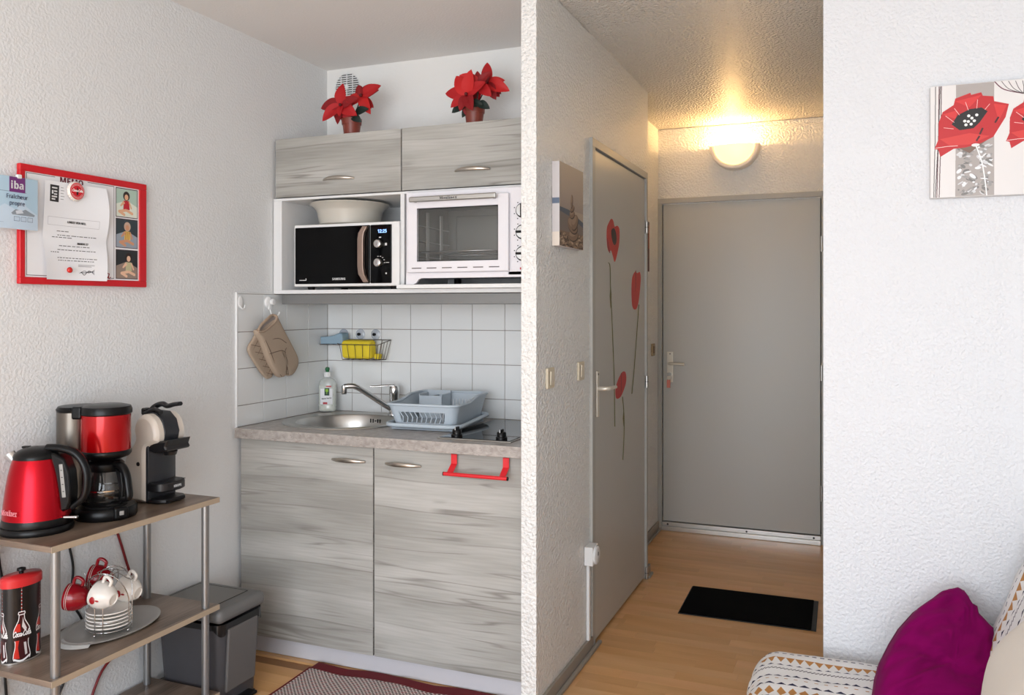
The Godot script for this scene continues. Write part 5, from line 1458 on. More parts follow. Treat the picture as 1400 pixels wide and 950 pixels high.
	for i in 5:
		lp.rect(112, 30 + i * 16, 18 + (i * 7) % 12, 3, rgb(150, 150, 154))
	lp.rect(30, 196, 330, 2, rgb(190, 190, 194)); lp.rect(30, 240, 330, 2, rgb(190, 190, 194)); lp.rect(30, 196, 2, 44, rgb(190, 190, 194)); lp.rect(360, 196, 2, 44, rgb(190, 190, 194))
	var ink := rgb(92, 90, 94)
	for e in [[92, 270, 60], [96, 292, 240], [60, 304, 130], [104, 350, 200], [92, 372, 240], [44, 386, 60], [88, 416, 250], [92, 430, 230]]:
		var xx: float = e[0]
		while xx < e[0] + e[2]:
			var l := rng.randf_range(8, 26)
			lp.rect(xx, e[1], l, 4, ink)
			xx += l + 5
	lp.rect(226, 452, 110, 3, rgb(130, 130, 134)); lp.rect(226, 460, 90, 3, rgb(130, 130, 134))
	for i in 4:
		lp.curve([Vector2(236 + i * 4, 500 - i * 3), Vector2(270, 486 + i * 8), Vector2(300, 496 - i * 4), Vector2(336, 478 + i * 9)], 2.6, rgb(54, 54, 60))
	var plm := mat("letter_print", Color.WHITE, 0.85)
	plm.albedo_texture = lp.tex()
	var let := thing("letter", "white printed letter pinned to the memo board, its edges curling", "paper sheet", at + Vector3(0.0, -0.011, 0.05), turn)
	part(let, "sheet", Mb.new().sheet(12, 24, func(u: float, v: float) -> Vector3:
		var x := lerpf(-0.112, 0.112, u) + 0.006 * sin(v * 5.0) * (u - 0.5) - 0.004 * sin(v * PI) * (1.0 if u < 0.5 else -1.0)
		return Vector3(x, lerpf(0.151, -0.151, v), 0.0165 + 0.012 * pow(absf(u - 0.45) * 2.0, 2.0) * absf(sin(v * 4.6 + 0.5))), Vector3(0, 0, 1), true), plm)
	words(let, "LORIES VEN NIEL", 0.0095, mat("ink"), Vector3(0.004, 0.029, 0.0178), Vector3.ZERO, true, false, 0.9)
	words(let, "MARDI 27", 0.009, mat("ink"), Vector3(0.026, -0.036, 0.0178), Vector3.ZERO, true)
	# magnets
	var cap := thing("cap_magnet", "round red and white bottle cap magnet with cola lettering at the top of the letter", "magnet", at + Vector3(0.0185, 0.117, 0.053), turn)
	var crimp := Mb.new()
	crimp.sheet(84, 3, func(u: float, v: float) -> Vector3:
		var r := lerpf(0.0255, 0.031 + 0.0012 * cos(u * TAU * 21.0), v)
		return Vector3(cos(u * TAU) * r, sin(u * TAU) * r, 0.0085 - 0.007 * v), Vector3(0, 0, -0.03), false, 1, 1, true)
	part(cap, "crimped_edge", crimp, mat("cap_cream", rgb(232, 224, 216), 0.35), Vector3.ZERO, Vector3.ZERO, "cream crimped edge")
	var cp := Pic.new(256, 256, rgb(206, 24, 40))
	cp.oval(128, 128, 112, 112, rgb(240, 214, 210)); cp.oval(128, 128, 107, 107, rgb(206, 24, 40))
	cp.poly([Vector2(120, 70), Vector2(136, 70), Vector2(138, 100), Vector2(148, 130), Vector2(142, 188), Vector2(114, 188), Vector2(108, 130), Vector2(118, 100)], rgb(60, 14, 20))
	cp.script("Coca-Cola", Vector2(38, 98), 38.0, 8.0, rgb(246, 238, 236))
	for i in 9:
		var a := PI * (1.18 + i * 0.08)
		cp.rect(128 + cos(a) * 92 - 6, 128 + sin(a) * 92 - 5, 11, 9, rgb(240, 214, 210))
		cp.rect(128 + cos(a) * 92 - 6, 128 - sin(a) * 92 - 5, 11, 9, rgb(240, 214, 210))
	var cm := mat("cap_print", Color.WHITE, 0.25)
	cm.albedo_texture = cp.tex()
	part(cap, "face", Mb.new().sheet(1, 36, func(u: float, v: float) -> Vector3: return Vector3(cos(v * TAU) * 0.0262 * u, sin(v * TAU) * 0.0262 * u, 0.0092 + 0.0012 * (1.0 - u)), Vector3(0, 0, 1), true), cm)
	# the face is printed flat, so it takes its picture by position
	var fm: MeshInstance3D = cap.get_node("face")
	var arr := fm.mesh.surface_get_arrays(0)
	var vv: PackedVector3Array = arr[Mesh.ARRAY_VERTEX]
	var tt: PackedVector2Array = arr[Mesh.ARRAY_TEX_UV]
	for i in vv.size():
		tt[i] = Vector2(0.5 + vv[i].x / 0.0524, 0.5 - vv[i].y / 0.0524)
	arr[Mesh.ARRAY_TEX_UV] = tt
	var nm := ArrayMesh.new()
	nm.add_surface_from_arrays(Mesh.PRIMITIVE_TRIANGLES, arr)
	fm.mesh = nm
	solo("button_magnet", Mb.new().ball(Vector3.ZERO, Vector3(0.0092, 0.0092, 0.007), 20, 12), mat("magnet_red", rgb(200, 40, 34), 0.25), "small round red button magnet near the bottom of the letter", "magnet", at + Vector3(0.024, -0.131, 0.077), Vector3(0, turn, 0))
	# the leaflet
	var fp := Pic.new(460, 470, rgb(176, 204, 222))
	fp.poly([Vector2(0, 330), Vector2(130, 250), Vector2(240, 300), Vector2(300, 170), Vector2(340, 260), Vector2(460, 330), Vector2(460, 470), Vector2(0, 470)], rgb(196, 214, 230))
	fp.poly([Vector2(190, 326), Vector2(230, 292), Vector2(300, 300), Vector2(330, 286), Vector2(430, 330), Vector2(420, 344), Vector2(200, 342)], rgb(140, 150, 160))
	fp.poly([Vector2(230, 306), Vector2(290, 290), Vector2(310, 322), Vector2(240, 334)], rgb(208, 214, 222))
	for i in 3:
		fp.rect(215 + i * 68, 356, 56, 42, rgb(110, 126, 146)); fp.rect(219 + i * 68, 360, 48, 34, rgb(190, 206, 222))
	fp.rect(50, 134, 290, 3, rgb(90, 100, 120))
	fp.rect(60, 414, 60, 3, rgb(150, 168, 190))
	var flm := mat("leaflet_print", Color.WHITE, 0.35)
	flm.albedo_texture = fp.tex()
	var f := thing("leaflet", "pale blue leaflet with a purple square, clipped over the left edge of the memo board", "leaflet", Vector3(XL + 0.027, 1.684, -1.731), turn)
	part(f, "cover", Mb.new().sheet(8, 8, func(u: float, v: float) -> Vector3: return Vector3(lerpf(-0.075, 0.075, u), lerpf(0.0755, -0.0755, v), 0.003 + 0.004 * sin(u * PI)), Vector3(0, 0, 1), true), flm)
	part(f, "back_page", Mb.new().box(Vector3(0, 0, 0), Vector3(0.15, 0.151, 0.004), 0.001), mat("paper"))
	part(f, "logo_square", Mb.new().box(Vector3(0.006, 0.053, 0.0068), Vector3(0.05, 0.044, 0.0008)), mat("logo_purple", rgb(112, 48, 116), 0.4))
	words(f, "iba", 0.03, mat("print_white", rgb(214, 214, 214), 0.6), Vector3(0.006, 0.051, 0.0074), Vector3.ZERO, true)
	words(f, "Fraîcheur\npropre", 0.016, mat("leaflet_ink", rgb(46, 50, 84), 0.6), Vector3(0.004, 0.008, 0.0086), Vector3.ZERO, false)
	part(f, "clip", Mb.new().box(Vector3(0.012, 0.078, 0.004), Vector3(0.014, 0.012, 0.012), 0.002), mat("white"))


func coffee_corner() -> void:
	storage_rack()
	kettle()
	coffee_maker()
	capsule_machine()
	straw_tin()
	cups()
	cables()
	waste_bin()
	memo_board()


# ------------------------------------------------------------------ the corridor
func door_node(called: String, label: String, at: Vector3, turn: float) -> Node3D:
	var o := Node3D.new()
	o.name = called
	add_child(o)
	o.position = at
	o.rotation.y = turn
	o.set_meta("kind", "structure")
	o.set_meta("label", label)
	return o


func lever_handle(parent: Node3D, at: Vector3, dir: float, l: float, ph: float, pw: float) -> MeshInstance3D:
	var nk := mat("satin_nickel", rgb(224, 217, 203), 0.3, 0.35)
	var p := part(parent, "handle_plate", Mb.new().slab(Vector3(-pw * 0.5, -ph * 0.62, 0), Vector3(pw * 0.5, ph * 0.38, 0.008), 0.003, 2), nk, at)
	part(p, "lever", Mb.new().tube(Pic.smooth([Vector3(0, 0, 0.006), Vector3(0, 0, 0.034), Vector3(0.008 * dir, 0, 0.048), Vector3(0.03 * dir, 0, 0.052), Vector3(l * dir, -0.002, 0.05)], 5), 0.0095, 12, false, 0.0075), nk)
	part(p, "screw", Mb.new().lathe([Vector2(0.004, 0.0), Vector2(0.0035, 0.0012), Vector2(0, 0.0014)], 10), mat("ink"), Vector3(0, ph * 0.31, 0.008), Vector3(PI * 0.5, 0, 0))
	return p


func corridor() -> void:
	var fg := mat("frame_grey")
	var dg := mat("door_grey")
	# bathroom door in the partition; local x runs along the corridor (-Z)
	var b := door_node("door_1", "grey bathroom door with poppy stickers in the left corridor wall", Vector3(XC, 0, -3.3), PI * 0.5)
	part(b, "frame", Mb.new().slab(Vector3(-0.02, 0.0, -0.02), Vector3(0.022, 2.0345, 0.012), 0.002).slab(Vector3(0.018, 0.0, -0.02), Vector3(0.04, 2.034, 0.004), 0.001).slab(Vector3(-0.02, 2.034, -0.02), Vector3(0.962, 2.068, 0.012), 0.002).slab(Vector3(0.936, 0.0, -0.02), Vector3(0.962, 2.0345, 0.012), 0.002), fg)
	part(b, "leaf", Mb.new().slab(Vector3(0.044, 0.012, -0.04), Vector3(0.931, 2.03, 0.002), 0.002), dg)
	part(b, "rebate_shadow_gap", Mb.new().slab(Vector3(0.036, 0.0, -0.06), Vector3(0.94, 2.04, -0.045)), mat("gap_dark", rgb(52, 40, 32), 0.9))
	for y in [0.032, 1.004, 1.788]:
		var h := part(b, "hinge", Mb.new().tube([Vector3(0.936, y - 0.03, 0.012), Vector3(0.936, y + 0.03, 0.012)], 0.0085, 12), mat("steel"))
		part(h, "hinge_joint", Mb.new().tube([Vector3(0.936, y - 0.001, 0.012), Vector3(0.936, y + 0.001, 0.012)], 0.0092, 12), mat("ink"))
	lever_handle(b, Vector3(0.07, 1.046, 0.002), 1.0, 0.115, 0.19, 0.03)
	# poppies stuck on the door
	var red := mat("sticker_red", rgb(192, 46, 42), 0.5)
	var deep := mat("sticker_deep", rgb(146, 30, 34), 0.5)
	var drk := mat("sticker_dark", rgb(44, 24, 26), 0.5)
	var grn := mat("sticker_green", rgb(96, 92, 52), 0.55)
	var zx := func(a: Array) -> PackedVector2Array:
		var o := PackedVector2Array()
		var k := a.size()
		for i in k:
			var p0 := Vector2(-a[i][1] - 3.3, a[i][0])
			var p1 := Vector2(-a[(i + 1) % k][1] - 3.3, a[(i + 1) % k][0])
			var pm := Vector2(-a[(i - 1 + k) % k][1] - 3.3, a[(i - 1 + k) % k][0])
			var p2 := Vector2(-a[(i + 2) % k][1] - 3.3, a[(i + 2) % k][0])
			for q in 3:
				o.append(p0.cubic_interpolate(p1, pm, p2, q / 3.0))
		return o
	var zl := func(a: Array) -> Array:
		var o := []
		for e in a:
			o.append(Vector3(-e[1] - 3.3, e[0], 0.0028))
		return Pic.smooth(o, 5)
	var P := [
		["large open poppy sticker with dark centre, high on the bathroom door", [[1.722, -3.526], [1.746, -3.553], [1.769, -3.594], [1.764, -3.628], [1.74, -3.651], [1.748, -3.694], [1.736, -3.733], [1.686, -3.733], [1.639, -3.709], [1.584, -3.657], [1.604, -3.628], [1.631, -3.594], [1.622, -3.561], [1.642, -3.534], [1.678, -3.523]], [[1.717, -3.594], [1.732, -3.637], [1.712, -3.674], [1.675, -3.68], [1.657, -3.645], [1.677, -3.608]], [[1.575, -3.545], [1.556, -3.572], [1.446, -3.58], [1.358, -3.598], [1.181, -3.624], [1.047, -3.641], [0.851, -3.651]], [1.43, -3.585, 0.1]],
		["closed red poppy sticker near the hinges of the bathroom door", [[1.468, -3.959], [1.525, -3.976], [1.553, -4.026], [1.549, -4.078], [1.557, -4.124], [1.531, -4.146], [1.472, -4.131], [1.404, -4.096], [1.371, -4.043], [1.387, -3.976]], [], [[1.395, -4.102], [1.257, -4.061], [1.066, -4.0], [0.968, -3.961]], []],
		["low red poppy sticker beside the bathroom door handle", [[1.026, -3.675], [1.059, -3.72], [1.085, -3.791], [1.077, -3.846], [1.039, -3.857], [1.005, -3.82], [0.974, -3.755], [0.972, -3.685], [1.001, -3.665]], [], [[0.971, -3.784], [0.895, -3.809], [0.802, -3.813], [0.68, -3.791]], [0.87, -3.81, 0.07]]]
	for e in P:
		var s := thing("poppy_sticker", e[0], "sticker", Vector3(XC, 0, -3.3), PI * 0.5, "poppy stickers on the bathroom door")
		var fl := part(s, "petals", Mb.new().prism(zx.call(e[1]), 0.002, 0.003), red)
		if e[2]:
			part(fl, "dark_centre", Mb.new().prism(zx.call(e[2]), 0.0025, 0.0034), drk)
			part(fl, "fold", Mb.new().prism(zx.call([[1.68, -3.524], [1.66, -3.55], [1.62, -3.575], [1.622, -3.561], [1.642, -3.534]]), 0.0025, 0.0034), deep)
		else:
			var c: Vector2 = Vector2(-e[1][0][1] - 3.3, e[1][0][0]).lerp(Vector2(-e[1][4][1] - 3.3, e[1][4][0]), 0.5)
			part(fl, "fold", Mb.new().prism(PackedVector2Array([c + Vector2(-0.01, 0.045), c + Vector2(0.006, 0.05), c + Vector2(0.004, -0.03), c + Vector2(-0.006, -0.055)]), 0.0025, 0.0034), deep)
		part(s, "stem", Mb.new().tube(zl.call(e[3]), 0.003, 6, false, -1.0, 0.25), grn)
		if e[4]:
			var c := Vector2(-e[4][1] - 3.3, e[4][0])
			var l: float = e[4][2]
			part(s, "leaf", Mb.new().prism(PackedVector2Array([c + Vector2(0, l * 0.6), c + Vector2(0.014, l * 0.1), c + Vector2(0.01, -l * 0.3), c + Vector2(0, -l * 0.55), c + Vector2(-0.014, -0.0)]), 0.002, 0.0029), grn)
	# entrance door
	var d := door_node("door_2", "plain grey entrance door at the end of the corridor", Vector3(-0.644, 0, ZE), 0.0)
	part(d, "frame", Mb.new().slab(Vector3(-0.492, 0.0, -0.03), Vector3(-0.466, 2.0265, 0.014), 0.003).slab(Vector3(0.466, 0.0, -0.03), Vector3(0.492, 2.0265, 0.014), 0.003).slab(Vector3(-0.492, 2.026, -0.03), Vector3(0.492, 2.058, 0.014), 0.003), fg)
	part(d, "leaf", Mb.new().slab(Vector3(-0.461, 0.054, -0.06), Vector3(0.461, 2.021, -0.004), 0.002), dg)
	part(d, "rebate_shadow_gap", Mb.new().slab(Vector3(-0.467, 0.0, -0.085), Vector3(0.467, 2.028, -0.065)), mat("gap_dark"))
	var al := mat("threshold_alu", rgb(214, 212, 208), 0.3, 0.7)
	part(d, "threshold", Mb.new().slab(Vector3(-0.465, 0.0, -0.05), Vector3(0.465, 0.026, 0.03), 0.003).slab(Vector3(-0.465, 0.026, -0.05), Vector3(0.465, 0.05, 0.012), 0.003), al)
	for x in [0.045, -0.43, 0.425]:
		part(d, "threshold_screw", Mb.new().lathe([Vector2(0.006, 0.0), Vector2(0, 0.001)], 10), mat("ink"), Vector3(x, 0.037, 0.0125), Vector3(PI * 0.5, 0, 0))
	for y in [0.3, 1.0, 1.75]:
		part(d, "hinge", Mb.new().tube([Vector3(0.468, y - 0.045, 0.012), Vector3(0.468, y + 0.045, 0.012)], 0.008, 12), mat("steel"))
	var hp := lever_handle(d, Vector3(-0.417, 1.034, -0.004), 1.0, 0.096, 0.19, 0.038)
	part(hp, "lock", Mb.new().lathe([Vector2(0.0, 0.0), Vector2(0.011, 0.0), Vector2(0.011, 0.016), Vector2(0.0, 0.016)], 20), mat("steel"), Vector3(0, -0.066, 0.006), Vector3(PI * 0.5, 0, 0))
	var key := thing("door_key", "key with a pink tag hanging in the lock of the entrance door", "key", Vector3(-1.061, 0.968, ZE + 0.018))
	part(key, "key", Mb.new().box(Vector3(0, 0, 0.004), Vector3(0.004, 0.004, 0.02)).box(Vector3(0, 0.0, 0.02), Vector3(0.022, 0.02, 0.0025), 0.001), mat("steel"))
	part(key, "key_ring", Mb.new().tube(ring(0.014, 20, Vector3(0, -0.02, 0.022), 2), 0.0012, 6, true), mat("steel"))
	part(key, "tag", Mb.new().box(Vector3(-0.002, -0.058, 0.02), Vector3(0.022, 0.05, 0.004), 0.0018), mat("tag_pink", rgb(214, 126, 112), 0.5))
	# half-bowl wall lamp over the entrance door
	var l := thing("wall_lamp", "lit half-bowl wall lamp above the entrance door", "lamp", Vector3(-0.664, 2.352, ZE))
	var cer := mat("lamp_ceramic", rgb(246, 236, 224), 0.4)
	var arc := PackedVector2Array()
	for i in 33:
		arc.append(Vector2.from_angle(PI + PI * i / 32.0) * 0.146)
	for i in 33:
		arc.append(Vector2.from_angle(TAU - PI * i / 32.0) * 0.12)
	part(l, "rim", Mb.new().prism(arc, 0.0, 0.086, 0.008), cer)
	part(l, "back_plate", Mb.new().slab(Vector3(-0.05, -0.11, 0), Vector3(0.05, -0.02, 0.004)), cer)
	var gm := mat("lamp_glass", rgb(255, 226, 170), 0.4)
	gm.emission_enabled = true
	gm.emission = rgb(255, 222, 150)
	gm.emission_energy_multiplier = 1.5
	part(l, "glass_shade", Mb.new().sheet(28, 12, func(u: float, v: float) -> Vector3:
		var a := PI + PI * u
		var r := 0.121 * cos(v * PI * 0.5)
		return Vector3(cos(a) * r, sin(a) * r, 0.06 + 0.05 * sin(v * PI * 0.5)), Vector3(0, 0, 0.0), false), gm)
	var bm := mat("lamp_bulb", rgb(255, 240, 210), 0.4)
	bm.emission_enabled = true
	bm.emission = rgb(255, 222, 160)
	bm.emission_energy_multiplier = 3.0
	part(l, "bulb", Mb.new().ball(Vector3(-0.02, 0.0, 0.062), Vector3.ONE * 0.026, 16, 10), bm)
	var om := OmniLight3D.new()
	om.name = "lamp_light"
	om.light_color = Color(1.0, 0.8, 0.52)
	om.light_energy = 0.27
	om.light_size = 0.02
	om.omni_range = 8.0
	om.omni_attenuation = 2.0
	om.shadow_enabled = true
	om.position = Vector3(-0.02, 0.0, 0.062)
	l.add_child(om)
	# stone picture
	var W := 420
	var p := Pic.new(W, 460, rgb(176, 160, 142))
	for i in 250:
		p.rect(0, i, W, 1, rgb(196, 178, 156).lerp(rgb(160, 146, 136), i / 250.0))
	p.poly([Vector2(0, 246), Vector2(160, 250), Vector2(W, 300), Vector2(W, 330), Vector2(180, 286), Vector2(0, 272)], rgb(84, 92, 104))
	p.poly([Vector2(0, 270), Vector2(180, 286), Vector2(W, 330), Vector2(W, 390), Vector2(0, 380)], rgb(122, 112, 106))
	p.rect(0, 376, W, 84, rgb(126, 104, 86))
	for i in 90:
		p.oval(rng.randf_range(0, W), rng.randf_range(384, 460), rng.randf_range(6, 26), rng.randf_range(3, 8), [rgb(92, 70, 56), rgb(158, 134, 112), rgb(70, 54, 46), rgb(184, 160, 136)][rng.randi() % 4], rng.randf_range(-0.4, 0.4))
	for s in [[238, 386, 86, 34, -0.1], [222, 330, 92, 46, 0.15], [262, 310, 66, 40, -0.5], [212, 268, 46, 24, -0.2], [214, 236, 40, 17, -0.35], [206, 196, 17, 40, 0.15]]:
		p.oval(s[0] + 6, s[1] + 5, s[2], s[3], rgb(66, 50, 42), s[4])
		p.oval(s[0], s[1], s[2] * 0.97, s[3] * 0.95, rgb(132, 108, 90), s[4])
		p.oval(s[0] - s[2] * 0.15, s[1] - s[3] * 0.25, s[2] * 0.68, s[3] * 0.52, rgb(156, 132, 112), s[4])
	var pm := mat("stone_print", Color.WHITE, 0.6)
	pm.albedo_texture = p.tex()
	var c := thing("stone_canvas", "canvas print of balanced pebbles on the corridor wall before the bathroom door", "picture", Vector3(XC, 1.748, -2.955), PI * 0.5)
	part(c, "canvas", Mb.new().slab(Vector3(-0.139, -0.149, 0.001), Vector3(0.139, 0.149, 0.029), 0.001), mat("canvas_side", rgb(206, 200, 200), 0.8))
	part(c, "edge_band", Mb.new().slab(Vector3(-0.1396, 0.0, 0.002), Vector3(-0.1385, 0.02, 0.0285)), mat("canvas_blue", rgb(104, 116, 136), 0.8))
	part(c, "edge_foot", Mb.new().slab(Vector3(-0.1396, -0.149, 0.002), Vector3(-0.1385, -0.1, 0.0285)), mat("canvas_sand", rgb(226, 214, 202), 0.8))
	part(c, "print", Mb.new().sheet(1, 1, func(u: float, v: float) -> Vector3: return Vector3(lerpf(-0.1385, 0.1385, u), lerpf(0.1485, -0.1485, v), 0.0296), Vector3(0, 0, 1), true), pm)
	# switches
	var sw := mat("switch_beige", rgb(212, 200, 176), 0.35)
	var names := ["beige rocker switch nearest the free end of the partition", "beige rocker switch between the first switch and the bathroom door"]
	for i in 2:
		var s := thing("light_switch", names[i], "light switch", Vector3(XC, 1.134, [-2.785, -3.142][i]), PI * 0.5, "light switches on the partition")
		part(s, "plate", Mb.new().box(Vector3(0, 0, 0.005), Vector3(0.072, 0.072, 0.01), 0.004, 2), sw)
		part(s, "rocker", Mb.new().at(0, 0, 0.0105, 0.06).box(Vector3.ZERO, Vector3(0.03, 0.05, 0.007), 0.003, 2), mat("rocker_beige", rgb(222, 210, 188), 0.3))
		part(s, "rocker_slot", Mb.new().box(Vector3(-0.018, 0, 0.0105), Vector3(0.002, 0.05, 0.001)), mat("slot_brown", rgb(110, 98, 82), 0.6))
	var s3 := thing("light_switch", "small dark-edged switch on the wall strip beside the entrance door", "light switch", Vector3(XD, 1.125, -5.066), PI * 0.5)
	part(s3, "plate", Mb.new().box(Vector3(0, 0, 0.005), Vector3(0.07, 0.075, 0.01), 0.004, 2), mat("switch_old", rgb(176, 150, 112), 0.4))
	part(s3, "rocker", Mb.new().box(Vector3(0, 0, 0.011), Vector3(0.034, 0.045, 0.007), 0.003, 2), mat("rocker_old", rgb(130, 104, 74), 0.4))
	# socket with its conduit
	var k := thing("wall_socket", "white surface socket with a round plug at the foot of the bathroom door frame", "socket", Vector3(XC, 0.398, -3.235), PI * 0.5)
	part(k, "box", Mb.new().box(Vector3(0, 0, 0.019), Vector3(0.075, 0.075, 0.036), 0.004, 2), mat("white"))
	part(k, "plug", Mb.new().lathe([Vector2(0.036, 0.036), Vector2(0.036, 0.044), Vector2(0.03, 0.048), Vector2(0.0, 0.048)], 28), mat("white_matt"), Vector3.ZERO, Vector3(PI * 0.5, 0, 0))
	part(k, "earth_pin", Mb.new().box(Vector3(0.0, 0.006, 0.0485), Vector3(0.005, 0.014, 0.002)), mat("ink"))
	part(k, "conduit", Mb.new().slab(Vector3(-0.008, -0.343, 0.001), Vector3(0.012, -0.036, 0.014), 0.002).slab(Vector3(0.014, -0.343, 0.001), Vector3(0.022, -0.036, 0.009), 0.002), mat("white"))
	# narrow framed strip beside the hinges
	var n := thing("narrow_picture", "narrow dark red framed strip hanging beside the hinges of the bathroom door", "picture", Vector3(XC, 1.693, -4.287), PI * 0.5)
	part(n, "frame", Mb.new().box(Vector3(0, 0, 0.006), Vector3(0.026, 0.255, 0.011), 0.002), mat("strip_brown", rgb(84, 34, 26), 0.5))
	part(n, "inlay", Mb.new().box(Vector3(0, 0.05, 0.0118), Vector3(0.014, 0.12, 0.001)), mat("strip_orange", rgb(176, 92, 52), 0.5))
	# door mat
	var m := thing("door_mat", "rectangular black door mat on the laminate floor before the entrance door", "mat", Vector3(-0.447, 0.0005, -4.012), 0.012)
	var pile := mat("mat_pile", rgb(8, 8, 9), 0.95, 0.0, 0.2)
	pile.heightmap_enabled = true
	pile.heightmap_texture = noise_tex(0.2, 256, 9, 2)
	pile.heightmap_scale = 0.4
	pile.uv1_triplanar = true
	pile.uv1_scale = Vector3.ONE * 8.0
	part(m, "rubber_backing", Mb.new().slab(Vector3(-0.294, 0, -0.197), Vector3(0.294, 0.003, 0.197), 0.001), mat("mat_rubber", rgb(30, 30, 30), 0.5))
	part(m, "pile", Mb.new().slab(Vector3(-0.289, 0.002, -0.192), Vector3(0.274, 0.008, 0.192), 0.003), pile)


# ------------------------------------------------------------------ the living side
func cover_pattern() -> ImageTexture:
	# stripes of a woven cover, 0.7 m square: v runs from the hem inwards
	var S := 1000
	var k := S / 0.7
	var p := Pic.new(S, S, rgb(228, 226, 224))
	var navy := rgb(24, 26, 58)
	var tan := rgb(178, 124, 66)
	var row := func(y: float, n: int, kind: int, sz: float, c: Color) -> void:
		for i in n:
			var x := (i + 0.5) * S / n
			var yy := y * k
			var a := sz * k
			match kind:
				0: p.rect(x - a * 0.6, yy - a * 0.25, a * 1.2, a * 0.5, c)
				1: p.poly([Vector2(x - S * 0.5 / n, yy - a * 0.5), Vector2(x + S * 0.5 / n, yy - a * 0.5), Vector2(x, yy + a * 0.5)], c)
				2: p.poly([Vector2(x - a, yy + a * 0.4), Vector2(x + a, yy + a * 0.4), Vector2(x, yy - a * 0.5)], c)
				3: p.poly([Vector2(x - a * 0.5, yy), Vector2(x, yy - a), Vector2(x + a * 0.5, yy), Vector2(x, yy + a)], c)
				4: p.line([Vector2(x - S * 0.5 / n, yy + a), Vector2(x + S * 0.4 / n, yy - a)], 5.0, c)
	for base in [0.0, 0.35]:
		row.call(base + 0.067, 34, 0, 0.0095, navy)
		row.call(base + 0.114, 28, 1, 0.03, tan)
		row.call(base + 0.146, 28, 2, 0.009, navy)
		row.call(base + 0.174, 70, 4, 0.004, rgb(60, 52, 60))
		row.call(base + 0.222, 28, 2, 0.0125, navy)
		row.call(base + 0.244, 28, 0, 0.008, tan)
		row.call(base + 0.276, 24, 2, 0.014, navy)
		row.call(base + 0.319, 24, 3, 0.024, tan)
		row.call(base + 0.354, 46, 4, 0.003, navy)
	return p.tex()


